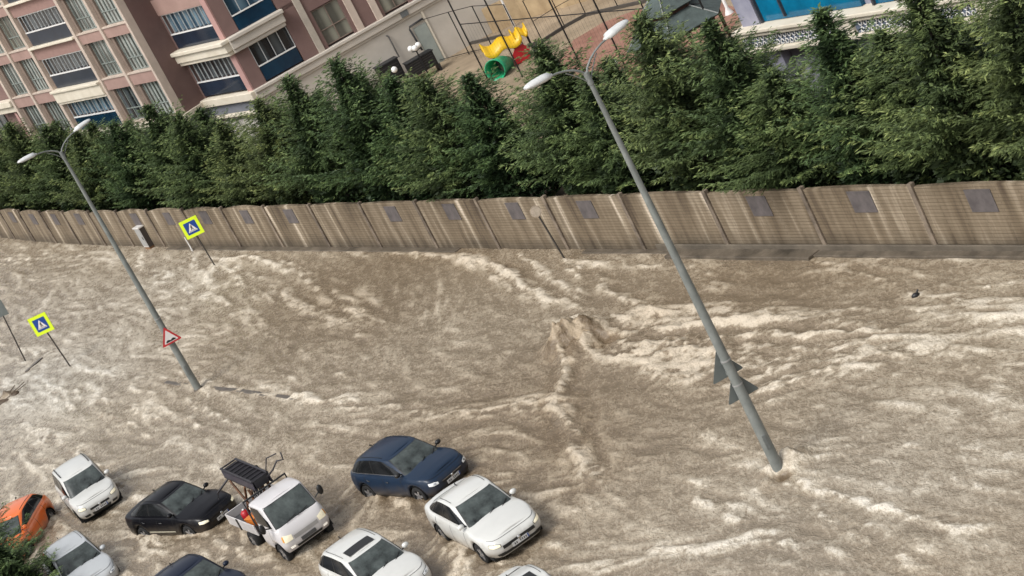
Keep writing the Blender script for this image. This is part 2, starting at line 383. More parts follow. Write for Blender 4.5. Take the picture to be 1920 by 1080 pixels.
    me = bpy.data.meshes.new('flood_water'); me.vertices.add(len(co)); me.vertices.foreach_set('co', co.ravel())
    me.loops.add(q.size); me.loops.foreach_set('vertex_index', q.ravel().astype(np.int32))
    me.polygons.add(len(q)); me.polygons.foreach_set('loop_start', np.arange(0, q.size, 4, dtype=np.int32)); me.polygons.foreach_set('loop_total', np.full(len(q), 4, np.int32))
    me.polygons.foreach_set('use_smooth', np.ones(len(q), bool)); me.update(calc_edges=True)
    for nm, arr in (('foam', foam), ('tone', tone)):
        at_ = me.attributes.new(nm, 'FLOAT', 'POINT'); at_.data.foreach_set('value', arr.ravel().astype(np.float32))
    if me.polygons[0].normal.z < 0: me.flip_normals()
    o = bpy.data.objects.new('flood_water', me); col.objects.link(o)
    M = bpy.data.materials.new('muddy_water'); M.use_nodes = True; N = M.node_tree; L = N.links; B = N.nodes['Principled BSDF']
    tc = N.nodes.new('ShaderNodeTexCoord')
    mp = N.nodes.new('ShaderNodeMapping'); mp.inputs['Rotation'].default_value = (0, 0, R(62.6)); mp.inputs['Scale'].default_value = (1, 1, 1)
    L.new(tc.outputs['Object'], mp.inputs[0])
    mp2 = N.nodes.new('ShaderNodeMapping'); mp2.inputs['Rotation'].default_value = (0, 0, R(-126.0)); mp2.inputs['Scale'].default_value = (1, 1, 1); L.new(tc.outputs['Object'], mp2.inputs[0])
    mp3 = N.nodes.new('ShaderNodeMapping'); mp3.inputs['Scale'].default_value = (0.62, 1.0, 1); L.new(mp2.outputs[0], mp3.inputs[0])
    mp4 = N.nodes.new('ShaderNodeMapping'); mp4.inputs['Scale'].default_value = (1.0, 0.46, 1); L.new(tc.outputs['Object'], mp4.inputs[0])
    def noise(sc, det=4, ro=0.6, dist=0.0, iso=True):
        n = N.nodes.new('ShaderNodeTexNoise'); n.inputs['Scale'].default_value = sc; n.inputs['Detail'].default_value = det; n.inputs['Roughness'].default_value = ro; n.inputs['Distortion'].default_value = dist
        L.new((mp4 if iso else mp3).outputs[0], n.inputs['Vector']); return n
    def math_(op, a, b=None, clamp=False):
        n = N.nodes.new('ShaderNodeMath'); n.operation = op; n.use_clamp = clamp
        for i, v in enumerate((a, b)):
            if v is None: continue
            if isinstance(v, (int, float)): n.inputs[i].default_value = v
            else: L.new(v, n.inputs[i])
        return n.outputs[0]
    fa = N.nodes.new('ShaderNodeAttribute'); fa.attribute_name = 'foam'
    ta = N.nodes.new('ShaderNodeAttribute'); ta.attribute_name = 'tone'
    n1 = noise(6.0, 4, 0.7, 0.8); n2 = noise(2.4, 4, 0.65, 0.9, False); n3 = noise(11.0, 3, 0.7, 0.6)
    k1 = math_('SUBTRACT', n1.outputs['Fac'], 0.5); k2 = math_('SUBTRACT', n2.outputs['Fac'], 0.5); k3 = math_('SUBTRACT', n3.outputs['Fac'], 0.5)
    k1 = math_('MAXIMUM', k1, math_('MULTIPLY', k1, 0.35)); k3 = math_('MAXIMUM', k3, math_('MULTIPLY', k3, 0.30))     # light flecks on a calm tan ground
    f = math_('ADD', fa.outputs['Fac'], math_('MULTIPLY', k1, 1.05)); f = math_('ADD', f, math_('MULTIPLY', k2, 0.35)); f = math_('ADD', f, math_('MULTIPLY', k3, 1.0))
    def ridge(sc, dist, pw):
        n = noise(sc, 5, 0.62, dist); r_ = math_('SUBTRACT', 1.0, math_('MULTIPLY', math_('ABSOLUTE', math_('SUBTRACT', n.outputs['Fac'], 0.5)), 7.0), True); return math_('POWER', r_, pw)
    g1 = ridge(2.2, 1.8, 1.5); g2 = ridge(4.8, 1.4, 1.3)
    fil = math_('ADD', math_('MULTIPLY', g1, 0.55), math_('MULTIPLY', g2, 0.45))
    f = math_('ADD', f, math_('MULTIPLY', math_('SUBTRACT', fil, 0.30), math_('ADD', 0.08, math_('MULTIPLY', fa.outputs['Fac'], 0.45))))
    def thin(sc, dist):
        n = noise(sc, 4, 0.6, dist); return math_('POWER', math_('SUBTRACT', 1.0, math_('MULTIPLY', math_('ABSOLUTE', math_('SUBTRACT', n.outputs['Fac'], 0.5)), 15.0), True), 1.2)
    win = N.nodes.new('ShaderNodeMapRange'); win.interpolation_type = 'SMOOTHSTEP'; win.inputs['From Min'].default_value = 0.22; win.inputs['From Max'].default_value = 0.52; win.inputs['To Min'].default_value = 0.12; win.inputs['To Max'].default_value = 1.0; L.new(fa.outputs['Fac'], win.inputs['Value'])
    curls = math_('MULTIPLY', math_('MAXIMUM', thin(3.2, 2.2), math_('MULTIPLY', thin(7.0, 1.6), 0.8)), win.outputs[0])
    f = math_('ADD', f, math_('MULTIPLY', curls, 0.55))
    rp = N.nodes.new('ShaderNodeValToRGB'); L.new(f, rp.inputs[0]); e = rp.color_ramp.elements
    e[0].position = 0.0; e[0].color = (0.205, 0.168, 0.124, 1); e[1].position = 1.05 if False else 1.0; e[1].color = (0.70, 0.645, 0.56, 1)
    for p_, c_ in ((0.18, (0.235, 0.193, 0.143)), (0.38, (0.320, 0.270, 0.208)), (0.60, (0.455, 0.400, 0.320))):
        x = rp.color_ramp.elements.new(p_); x.color = (*c_, 1)
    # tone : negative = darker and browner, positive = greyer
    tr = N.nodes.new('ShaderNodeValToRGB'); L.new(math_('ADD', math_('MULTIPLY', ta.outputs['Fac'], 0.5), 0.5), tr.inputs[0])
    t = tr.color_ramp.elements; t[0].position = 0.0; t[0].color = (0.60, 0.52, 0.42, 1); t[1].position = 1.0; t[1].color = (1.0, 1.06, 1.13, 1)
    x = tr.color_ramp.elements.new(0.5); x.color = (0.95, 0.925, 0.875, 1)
    mx = N.nodes.new('ShaderNodeMix'); mx.data_type = 'RGBA'; mx.blend_type = 'MULTIPLY'; mx.inputs['Factor'].default_value = 1.0
    L.new(rp.outputs[0], mx.inputs['A']); L.new(tr.outputs[0], mx.inputs['B']); L.new(mx.outputs['Result'], B.inputs['Base Color'])
    rr = N.nodes.new('ShaderNodeMapRange'); rr.inputs['From Min'].default_value = 0.1; rr.inputs['From Max'].default_value = 0.8; rr.inputs['To Min'].default_value = 0.15; rr.inputs['To Max'].default_value = 0.5
    L.new(f, rr.inputs['Value']); L.new(rr.outputs[0], B.inputs['Roughness']); B.inputs['IOR'].default_value = 1.38; B.inputs['Specular IOR Level'].default_value = 0.62
    b1 = N.nodes.new('ShaderNodeBump'); b1.inputs['Strength'].default_value = 0.5; b1.inputs['Distance'].default_value = 0.16; L.new(n2.outputs['Fac'], b1.inputs['Height'])
    b2 = N.nodes.new('ShaderNodeBump'); b2.inputs['Strength'].default_value = 0.55; b2.inputs['Distance'].default_value = 0.05; L.new(n1.outputs['Fac'], b2.inputs['Height']); L.new(b1.outputs[0], b2.inputs['Normal'])
    b3 = N.nodes.new('ShaderNodeBump'); b3.inputs['Strength'].default_value = 0.32; b3.inputs['Distance'].default_value = 0.035; L.new(fil, b3.inputs['Height']); L.new(b2.outputs[0], b3.inputs['Normal'])
    L.new(b3.outputs[0], B.inputs['Normal'])
    me.materials.append(M)
    tag(o, 'brown turbulent flood water streaked with foam covering the whole street', 'water', kind='structure')
build_water()

# ================================================================== GROUND
YZ = 0.8            # yard level behind the wall
road = MB()
P = [sp(-300, -160, -0.36), sp(900, -160, -0.36), sp(900, 0.2, -0.36), sp(-300, 0.2, -0.36)]
road.add(P, [(0, 1, 2, 3)]); o = road.build('road', mat('asphalt', (0.05, 0.05, 0.052), 0.85, bump=0.3), fix=False); tag(o, 'asphalt road drowned under the flood water', 'road', kind='structure')
g = MB()
pts = [sp(-300, 0.25, YZ), sp(62, 0.25, YZ)] + [sp(s_, wall_off(s_) + 0.25, YZ) for s_ in (75, 91, 110, 130)] + [sp(900, 9, YZ), sp(900, 900, YZ), sp(-300, 900, YZ)]
g.add(pts, [tuple(range(len(pts)))])
soil = mat('yard_soil', (0.27, 0.205, 0.13), 0.95, 0.3, 0.35, 0.6, 2.0, c2=(0.40, 0.31, 0.21))
o = g.build('yard_ground', soil, fix=True); tag(o, 'bare tan ground of the yard behind the wall', 'ground', kind='structure')
pv = MB(); pv.box(-1, 1, 0, 1, 0, 1)
pv = MB()
def strip(s0, s1, o0, o1, z0, z1):
    return [sp(s0, o0, z0), sp(s0, o1, z0), sp(s1, o0, z0), sp(s1, o1, z0), sp(s0, o0, z1), sp(s0, o1, z1), sp(s1, o0, z1), sp(s1, o1, z1)]
BF = [(0, 1, 3, 2), (4, 6, 7, 5), (0, 4, 5, 1), (2, 3, 7, 6), (0, 2, 6, 4), (1, 5, 7, 3)]
for (s0, s1, ww, zz) in ((-60, 3, 0.42, 0.10), (3, 8.0, 0.42, 0.08), (8.0, 15.5, 0.62, 0.115), (15.5, 21, 0.30, 0.03), (30, 60, 0.34, 0.045)):
    pv.add(strip(s0, s1, -ww, -0.02, -0.36, zz), BF)
o = pv.build('pavement', mat('wet_pavement', (0.085, 0.072, 0.055), 0.35, 0.5, 0.9, 0.4, 12, c2=(0.20, 0.165, 0.125)), bevel=0.02); tag(o, 'narrow wet pavement along the foot of the wall', 'pavement', kind='structure')
kb = MB()
def seg_box(mb, p, q, wd, z0, z1):
    p = Vector(p); q = Vector(q); d = (q - p).normalized(); n = Vector((-d.y, d.x, 0)) * wd / 2
    mb.add([Vector((x.x, x.y, z)) for z in (z0, z1) for x in (p - n, p + n, q - n, q + n)], BF)
kp = [at(386, 727), at(450, 733), at(505, 741), at(560, 748), at(620, 756)]
for i_, (a_, b_) in enumerate(zip(kp, kp[1:])): seg_box(kb, a_, b_, 0.22, -0.36, 0.034 - 0.004 * i_)
seg_box(kb, at(310, 716), at(352, 722), 0.2, -0.36, 0.012); seg_box(kb, at(50, 697), at(78, 672), 0.22, -0.36, 0.05)
o = kb.build('kerb', mat('wet_kerb', (0.11, 0.095, 0.08), 0.35, 0.3, 3, 0.3), bevel=0.02); tag(o, 'dark central kerb just breaking the water', 'kerb', kind='structure')

# ================================================================== BOUNDARY WALL
def wall_mat():
    M = bpy.data.materials.new('stained_block_wall'); M.use_nodes = True; N = M.node_tree; L = N.links; B = N.nodes['Principled BSDF']
    tc = N.nodes.new('ShaderNodeTexCoord'); oi = N.nodes.new('ShaderNodeObjectInfo')
    ad = N.nodes.new('ShaderNodeVectorMath'); ad.operation = 'ADD'; L.new(tc.outputs['Object'], ad.inputs[0])
    cb = N.nodes.new('ShaderNodeCombineXYZ'); ml = N.nodes.new('ShaderNodeMath'); ml.operation = 'MULTIPLY'; ml.inputs[1].default_value = 40; L.new(oi.outputs['Random'], ml.inputs[0]); L.new(ml.outputs[0], cb.inputs[0]); L.new(cb.outputs[0], ad.inputs[1])
    # vertical run-off streaks
    mp = N.nodes.new('ShaderNodeMapping'); mp.inputs['Scale'].default_value = (1.5, 1, 0.13); L.new(ad.outputs[0], mp.inputs[0])
    n1 = N.nodes.new('ShaderNodeTexNoise'); n1.inputs['Scale'].default_value = 1.3; n1.inputs['Detail'].default_value = 4; n1.inputs['Roughness'].default_value = 0.55; L.new(mp.outputs[0], n1.inputs['Vector'])
    rp = N.nodes.new('ShaderNodeValToRGB'); L.new(n1.outputs['Fac'], rp.inputs[0]); e = rp.color_ramp.elements
    e[0].position = 0.33; e[0].color = (0.085, 0.060, 0.038, 1); e[1].position = 0.70; e[1].color = (0.62, 0.53, 0.42, 1)
    for p_, c_ in ((0.43, (0.165, 0.125, 0.080)), (0.56, (0.235, 0.185, 0.126)), (0.635, (0.35, 0.29, 0.21))): x = rp.color_ramp.elements.new(p_); x.color = (*c_, 1)
    # stained low part
    sx = N.nodes.new('ShaderNodeSeparateXYZ'); L.new(tc.outputs['Object'], sx.inputs[0])
    n2 = N.nodes.new('ShaderNodeTexNoise'); n2.inputs['Scale'].default_value = 0.9; n2.inputs['Detail'].default_value = 4; L.new(ad.outputs[0], n2.inputs['Vector'])
    a = N.nodes.new('ShaderNodeMath'); a.operation = 'ADD'; L.new(sx.outputs['Z'], a.inputs[0]); L.new(n2.outputs['Fac'], a.inputs[1])
    mr = N.nodes.new('ShaderNodeMapRange'); mr.inputs['From Min'].default_value = 0.55; mr.inputs['From Max'].default_value = 1.15; mr.inputs['To Min'].default_value = 0.5; mr.inputs['To Max'].default_value = 1.0; L.new(a.outputs[0], mr.inputs['Value'])
    mx = N.nodes.new('ShaderNodeMix'); mx.data_type = 'RGBA'; mx.blend_type = 'MULTIPLY'; mx.inputs['Factor'].default_value = 1; L.new(rp.outputs[0], mx.inputs['A']); L.new(mr.outputs[0], mx.inputs['B'])
    # block courses
    cp = N.nodes.new('ShaderNodeCombineXYZ'); L.new(sx.outputs['X'], cp.inputs[0]); L.new(sx.outputs['Z'], cp.inputs[1])
    br = N.nodes.new('ShaderNodeTexBrick'); br.inputs['Scale'].default_value = 1.0; br.inputs['Brick Width'].default_value = 1.6; br.inputs['Row Height'].default_value = 0.115; br.inputs['Mortar Size'].default_value = 0.014; br.inputs['Mortar Smooth'].default_value = 0.5
    br.inputs['Color1'].default_value = (1, 1, 1, 1); br.inputs['Color2'].default_value = (0.88, 0.87, 0.86, 1); br.inputs['Mortar'].default_value = (0.68, 0.67, 0.65, 1); L.new(cp.outputs[0], br.inputs['Vector'])
    m2 = N.nodes.new('ShaderNodeMix'); m2.data_type = 'RGBA'; m2.blend_type = 'MULTIPLY'; m2.inputs['Factor'].default_value = 1; L.new(mx.outputs['Result'], m2.inputs['A']); L.new(br.outputs['Color'], m2.inputs['B'])
    L.new(m2.outputs['Result'], B.inputs['Base Color']); B.inputs['Roughness'].default_value = 0.75
    bp = N.nodes.new('ShaderNodeBump'); bp.inputs['Strength'].default_value = 0.6; bp.inputs['Distance'].default_value = 0.02; L.new(br.outputs['Fac'], bp.inputs['Height']); bp.invert = True; L.new(bp.outputs[0], B.inputs['Normal'])
    return M
wm = wall_mat(); post_m = mat('wall_post_shadow_dark', (0.06, 0.045, 0.035), 0.8, 0.4, 1.2, c2=(0.30, 0.24, 0.18)); plq = mat('slate_plaque', (0.075, 0.066, 0.068), 0.6, 0.2, 2.0, c2=(0.15, 0.132, 0.13))  # posts coloured dark to paint in the shadow lines between panels
cap_m = mat('wall_coping', (0.27, 0.22, 0.16), 0.85, 0.3, 2.0)
wall = thing('boundary_wall', 'long brown stained block wall with posts and slate plaques along the flooded street', 'wall', tuple(sp(0, 0, 0)), math.atan2(DV.y, DV.x))
WX = Matrix.Rotation(math.atan2(DV.y, DV.x), 4, 'Z')       # local x = s, local -y = o
random.seed(3)
posts = []; q_ = -16.4
while q_ < 118:
    posts.append(q_); q_ += 4.82 if q_ < 60 else 4.4
for i_, (p_, q_) in enumerate(zip(posts, posts[1:])):
    yo = -wall_off((p_ + q_) / 2); hh = 2.14 + 0.05 * random.random()
    ang = math.atan2(-(wall_off(q_) - wall_off(p_)), q_ - p_); L_ = q_ - p_
    b = MB(); n_ = 12; vs = []
    vs = [Vector((0.07, y_, -0.36)) for y_ in (0, 0)]
    # panel with a gently scalloped top edge
    amp = 0.05 if p_ < 45 else 0.14
    top = [(0.07 + (L_ - 0.14) * k / n_, hh + amp * math.sin(math.pi * k / n_) - amp * 0.5) for k in range(n_ + 1)]
    prof = [(0.07, -0.36)] + top + [(L_ - 0.07, -0.36)]
    b.poly(prof, 0.14)
    o = b.build('panel', wm, wall); o.location = (p_, -wall_off(p_) - 0.07, 0); o.rotation_euler = (0, 0, ang)
    if random.random() < 0.88:
        c = MB(); w2 = 0.46 + .05 * random.random(); cx_ = L_ * 0.5 - 0.1 + random.uniform(-.08, .08); z1 = hh - 0.10 - .06 * random.random()
        c.box(cx_ - w2, cx_ + w2, 0.066, 0.095, z1 - 0.72, z1)
        k_ = c.build('plaque', plq, o, bevel=0.008)
for q_ in posts:
    b = MB(); yo = -wall_off(q_)
    b.box(q_ - 0.085, q_ + 0.085, yo - 0.10, yo + 0.075, -0.36, 2.26)
    b.build('post', post_m, wall, bevel=0.015)
b = MB(); b.box(-16, 16.5, 0.04, 0.12, -0.36, 0.26); b.build('plinth', mat('wall_plinth', (0.12, 0.10, 0.075), 0.7, 0.35, 1.5), wall, bevel=0.02)

# ================================================================== BUILDINGS
E1 = Vector((math.sin(R(151)), math.cos(R(151)), 0))       # facade direction, towards the camera right
brick = mat('dusty_pink_render', (0.335, 0.215, 0.182), 0.85, 0.1, 0.7, c2=(0.395, 0.26, 0.222))
brown = mat('brown_render', (0.165, 0.10, 0.09), 0.85, 0.1, 0.5, c2=(0.215, 0.135, 0.118))
pink = mat('pink_pilaster', (0.44, 0.26, 0.235), 0.85, 0.08, 1.0)
cream = mat('cream_moulding', (0.66, 0.59, 0.47), 0.75, 0.06, 1.0, c2=(0.76, 0.70, 0.58))
peach = mat('peach_pilaster', (0.50, 0.41, 0.34), 0.8, 0.08, 1.0, c2=(0.60, 0.50, 0.42))
beige = mat('beige_plinth_shaded_ledge', (0.50, 0.455, 0.39), 0.85, 0.06, 0.6, c2=(0.58, 0.53, 0.46))
jamb = mat('brown_jamb', (0.20, 0.15, 0.12), 0.8)
white = mat('white_rail', (0.74, 0.73, 0.71), 0.5, 0.05)
dglass = mat('dark_blue_glass', (0.012, 0.022, 0.04), 0.12, 0.5, 0.5, coat=0.0, spec=0.45)
bglass = mat('blue_glass', (0.006, 0.018, 0.045), 0.15, 0.5, 0.4, spec=0.45, c2=(0.008, 0.045, 0.085))
framem = mat('window_frame_grey', (0.22, 0.25, 0.23), 0.5)
latt = mat('lattice_grey', (0.17, 0.18, 0.21), 0.7)
def curtain_mat(name, c0, c1, freq):
    M = bpy.data.materials.new(name); M.use_nodes = True; N = M.node_tree; L = N.links; B = N.nodes['Principled BSDF']
    tc = N.nodes.new('ShaderNodeTexCoord'); wv = N.nodes.new('ShaderNodeTexWave'); wv.bands_direction = 'X'; wv.inputs['Scale'].default_value = freq * 0.42; wv.inputs['Distortion'].default_value = 1.2; wv.inputs['Detail'].default_value = 1; wv.inputs['Detail Scale'].default_value = 0.3
    L.new(tc.outputs['Object'], wv.inputs['Vector'])
    n = N.nodes.new('ShaderNodeTexNoise'); n.inputs['Scale'].default_value = 0.55; L.new(tc.outputs['Object'], n.inputs['Vector'])
    mu = N.nodes.new('ShaderNodeMath'); mu.operation = 'MULTIPLY'; L.new(wv.outputs['Fac'], mu.inputs[0]); L.new(n.outputs['Fac'], mu.inputs[1])
    rp = N.nodes.new('ShaderNodeValToRGB'); rp.color_ramp.elements[0].color = (*c0, 1); rp.color_ramp.elements[1].color = (*c1, 1); rp.color_ramp.elements[0].position = 0.1; rp.color_ramp.elements[1].position = 0.6
    L.new(mu.outputs[0], rp.inputs[0]); L.new(rp.outputs[0], B.inputs['Base Color']); B.inputs['Roughness'].default_value = 0.25; B.inputs['Coat Weight'].default_value = 0.6; B.inputs['Coat Roughness'].default_value = 0.05
    return M
cur1 = curtain_mat('curtained_glass', (0.05, 0.055, 0.05), (0.42, 0.46, 0.43), 1.5)
cur2 = curtain_mat('grey_blinds_glass', (0.09, 0.09, 0.075), (0.26, 0.26, 0.21), 0.9)
cur3 = curtain_mat('dark_room_glass', (0.012, 0.014, 0.018), (0.10, 0.12, 0.13), 0.8)
cur4 = curtain_mat('blue_curtain_glass', (0.02, 0.06, 0.10), (0.22, 0.33, 0.40), 0.7)

class Facade:
    """local x along the wall, local z up, local +y out of the wall"""
    def __init__(s, root, A, direction, out):
        s.root = root; A = Vector((A[0], A[1], 0)); d = Vector((direction[0], direction[1], 0)).normalized()
        n = Vector((-d.y, d.x, 0)); s.flip = n.dot(Vector((out[0], out[1], 0))) < 0
        s.sg = -1 if s.flip else 1
        M = Matrix((d, Vector((0, 0, 1)).cross(d), Vector((0, 0, 1)))).transposed().to_4x4(); M.translation = A
        s.M = M
    def b(s, name, m, boxes, parent=None, bevel=0.0):
        if len(boxes) > 1 and name in ('wall', 'pilaster', 'balustrade', 'glazing_bar_'):
            for q in boxes: o = s.b(name, m, [q], parent, bevel)
            return o
        mb = MB()
        for (x0, x1, z0, z1, d0, d1) in boxes: mb.box(x0, x1, min(s.sg * d0, s.sg * d1), max(s.sg * d0, s.sg * d1), z0, z1)
        o = mb.build(name, m, parent or s.root, bevel=bevel)
        if parent is None: o.matrix_local = s.root.matrix_basis.inverted() @ s.M
        return o
    def window(s, x0, x1, z0, z1, pane, split=0.33, depth=-0.12, muls=1, fm=None):
        fw = 0.05; bx = [(x0, x1, z0, z0 + fw, depth - .06, depth), (x0, x1, z1 - fw, z1, depth - .06, depth), (x0, x0 + fw, z0, z1, depth - .06, depth), (x1 - fw, x1, z0, z1, depth - .06, depth)]
        if split: bx.append((x0, x1, z0 + (z1 - z0) * split - .025, z0 + (z1 - z0) * split + .025, depth - .055, depth + .004))
        for k in range(muls): xm = x0 + (x1 - x0) * (k + 1) / (muls + 1); bx.append((xm - .025, xm + .025, z0, z1, depth - .05, depth + .002))
        f = s.b('window', fm or framem, bx)
        s.b('pane', pane, [(x0 + .02, x1 - .02, z0 + .02, z1 - .02, depth - .09, depth - .045)], f)
        return f
    def balcony(s, x0, x1, z0, z1, pane, low=dglass, rail=0.9, nm=9, depth=-0.02):
        f = s.b('balcony', white, [(x0, x1, z0 + rail - .035, z0 + rail + .035, depth - .05, depth + .05)] + [(x0, x1, z1 - .05, z1, depth - .04, depth + .01)])
        s.b('balustrade', low, [(x0 + .01, x1 - .01, z0, z0 + rail - .04, depth - .03, depth + .02)], f)
        s.b('pane', pane, [(x0 + .01, x1 - .01, z0 + rail + .04, z1 - .06, depth - .28, depth - .24)], f)
        bars = [(x0 + (x1 - x0) * k / nm - .022, x0 + (x1 - x0) * k / nm + .022, z0 + rail + .03, z1 - .04, depth - .05, depth) for k in range(nm + 1)]
        s.b('glazing_bar', mat('pale_glazing_bar', (0.45, 0.47, 0.47), 0.4), bars, f)
        return f

zL = 4.4
a1 = at(340, 217, zL); b0 = at(384, 188, zL); c0 = at(478, 172, zL); c2 = at(783, 1, zL)
eA = -E1; eC = Vector((c2.x - c0.x, c2.y - c0.y, 0)).normalized(); eB = Vector((c0.x - b0.x, c0.y - b0.y, 0)).normalized()
outA = -NV; outC = Vector((eC.y, -eC.x, 0)); outC = outC if outC.y < 0 else -outC
apt = thing('apartment_building', 'large pinkish brown apartment block with cream ledges and zigzag bays', 'building', (a1.x, a1.y, YZ))
apt_M = Matrix.Translation(apt.location)
TOPZ = 19.3
# core prism
cend = Vector((c0.x, c0.y, 0)) + eC * 24
def inset(P, d, k): return Vector((P.x, P.y, 0)) - Vector(d) * k
core = [inset(a1 + eA * 38, outA, 0.34), inset(a1, outA, 0.34) , inset(b0, outA, 0.40), inset(c0 + eC * 0.3, outC, 0.36), inset(cend, outC, 0.36)]
core += [core[-1] + Vector((0.3, 13, 0)), core[0] + Vector((10, 16, 0))]
mb = MB(); n_ = len(core); vs = [Vector((p.x, p.y, z)) - Vector(apt.location) for z in (YZ - 0.5, TOPZ) for p in core]
mb.add(vs, [tuple(range(n_))[::-1], tuple(range(n_, 2 * n_))] + [(i, (i + 1) % n_, (i + 1) % n_ + n_, i + n_) for i in range(n_)])
mb.build('wall', brown, apt)
mb = MB(); vs = [Vector((p.x, p.y, z)) - Vector(apt.location) for z in (TOPZ, TOPZ + 0.5) for p in [core[0] + Vector((-.4, -.6, 0)), core[1] + Vector((0, -.7, 0)), core[2] + Vector((.1, -.7, 0)), core[3] + Vector((-.2, -.8, 0)), core[4] + Vector((.4, -.6, 0)), core[5] + Vector((.5, .5, 0)), core[6] + Vector((-.5, .5, 0))]]
mb.add(vs, [tuple(range(7))[::-1], tuple(range(7, 14))] + [(i, (i + 1) % 7, (i + 1) % 7 + 7, i + 7) for i in range(7)]); mb.build('roof', cream, apt)

# facade A : s measured from the corner a1 towards the far left
FA = Facade(apt, a1, eA, outA)
SZ = 2.95; fl = [4.5 + SZ * k for k in range(5)]
pil = [(-0.02, 0.24), (3.78, 4.1), (7.62, 8.0), (15.35, 15.75), (19.2, 19.52), (22.9, 23.25)]
for (p0, p1) in pil: FA.b('pilaster', peach, [(p0, p1, YZ, TOPZ, -.34, 0.16)], bevel=0.03)
bays = [(0.24, 3.78, 'r'), (4.1, 7.62, 'r'), (8.0, 15.35, 'b'), (15.75, 19.2, 'l'), (19.52, 22.9, 'l')]
panes = [cur1, cur2, cur1, cur3, cur1, cur1, cur2]
for bi, (x0, x1, kd) in enumerate(bays):
    for k, z in enumerate(fl):
        zt = z + 2.28
        if k == 0: zt = z + 2.2
        if kd == 'b':
            FA.balcony(x0 + .25, x1 - .4, z, zt - .28, (cur4, cur3, cur3, cur3, cur3)[k], low=(bglass if k == 0 else mat('navy_panel', (0.018, 0.026, 0.042), 0.3, 0.3, 1.0)), rail=0.88, nm=12)
            FA.b('wall', jamb, [(x0, x0 + .25, z, zt, -.33, -.08), (x1 - .4, x1, z, zt, -.33, -.08)])
            if k == 0:
                FA.b('ledge', cream, [(x0 - .1, x1 + .12, zt - .28, zt - .12, -.3, .22), (x0 - .1, x1 + .12, zt - .12, fl[1] - .18, -.3, .30), (x0 - .12, x1 + .14, fl[1] - .18, fl[1] - .02, -.3, .42)], bevel=0.03)
            else:
                FA.b('wall', brick if k > 2 else mat('mauve_render', (0.30, 0.185, 0.16), 0.85, 0.1), [(x0, x1, zt - .28, z + SZ - .16, -.3, .02)])
                FA.b('ledge', cream, [(x0, x1, z + SZ - .16, z + SZ - .02, -.3, .3)], bevel=0.02)
        else:
            j0 = 0.7 if kd == 'r' else 0.1; j1 = 0.1 if kd == 'r' else 0.75
            # deep brown reveal on one side of every opening
            wx0, wx1 = x0 + 0.35, x1 - 0.4
            FA.window(wx0, wx1, z + .05, zt, panes[(bi * 3 + k * 2) % 7], split=0.34, depth=-0.22, muls=2)
            FA.b('wall', jamb, [(x0, wx0, z, zt, -.33, -.08), (wx1, x1, z, zt, -.33, -.08)])
            FA.b('wall', brick, [(x0, x1, zt, z + SZ - .06, -.3, .03)])
            FA.b('sill', peach, [(x0, x1, z - .06, z + .03, -.3, .09)])
FA.b('ledge', cream, [(-.1, 23.4, 4.0, 4.42, -.3, .42), (-.1, 23.4, 3.86, 4.0, -.3, .3)], bevel=0.04)
FA.b('lattice_band', latt, [(-.1, 23.4, 3.15, 3.84, -.3, .18)]); FA.b('ledge', cream, [(-.1, 23.4, 2.95, 3.13, -.3, .36)], bevel=0.03)
FA.b('wall', beige, [(0, 23.3, YZ - .3, 2.94, -.3, .05)])
for k, x_ in enumerate((0.3, 7.9, 15.6)): FA.b('bracket', cream, [(x_ - .2, x_ + .3, 3.3, 3.95, -.2, .5)], bevel=0.03)
FA.b('ledge', cream, [(23.3, 26.6, 6.5, 6.95, -.3, .1), (23.3, 26.8, 6.95, 7.35, -.3, .3)], bevel=0.03)
FA.b('pilaster', pink, [(24.0, 24.4, YZ, 6.5, -.33, -.05)])
for z in (4.6, 7.6, 10.5, 13.5): FA.window(27.0, 29.4, z, z + 1.9, cur3, depth=-.2)
# the splayed brown wall between a1 and b0
a1b = Vector((b0.x - a1.x, b0.y - a1.y, 0)); FS = Facade(apt, a1, a1b, Vector((a1b.y, -a1b.x, 0)) if -a1b.x < 0 else Vector((-a1b.y, a1b.x, 0)))
FS.b('wall', brown, [(0.2, a1b.length + .05, 3.9, TOPZ, -.4, -.02)])
for z in (10.4, 7.45): FS.b('groove', mat('render_groove', (0.10, 0.06, 0.05), 0.9), [(0.24, a1b.length, z - .02, z + .01, -.4, -.012)])
FS.b('ledge', cream, [(0.0, a1b.length + .1, 4.02, 4.42, -.3, .3)]); FS.b('lattice_band', latt, [(0.0, a1b.length + .1, 3.2, 4.0, -.3, .12)]); FS.b('ledge', cream, [(0.0, a1b.length + .1, 3.0, 3.18, -.3, .28)])
# facade B
FB = Facade(apt, b0, eB, outA); LB = (Vector((c0.x, c0.y, 0)) - Vector((b0.x, b0.y, 0))).length
for k in range(5):
    z = 4.62 + 3.05 * k; zt = z + 2.1
    FB.balcony(.28, 5.75, z, zt, (cur3, cur4, cur3, cur3, cur3)[k], rail=0.87, nm=10)
    FB.b('wall', brown, [(0, .28, z - .2, zt + .2, -.33, .0)])
    if k == 0: FB.b('ledge', cream, [(-.12, LB + .1, zt, zt + .22, -.3, .32), (-.2, LB + .2, zt + .22, zt + .7, -.3, .44), (-.3, LB + .3, zt + .7, zt + .92, -.3, .60)], bevel=0.04)
    else: FB.b('wall', brick, [(0, LB - .45, zt, zt + .95, -.3, .05)])
FB.b('pilaster', pink, [(LB - .62, LB - .03, 4.4, 6.7, -.3, .06), (LB - .62, LB - .03, 7.66, TOPZ, -.3, .06)])
FB.b('ledge', cream, [(-.1, LB + .12, 4.05, 4.5, -.3, .36)], bevel=0.04); FB.b('lattice_band', latt, [(-.1, LB - .2, 3.45, 4.03, -.3, .15)]); FB.b('ledge', cream, [(-.1, LB + .1, 3.25, 3.43, -.3, .34)], bevel=0.03)
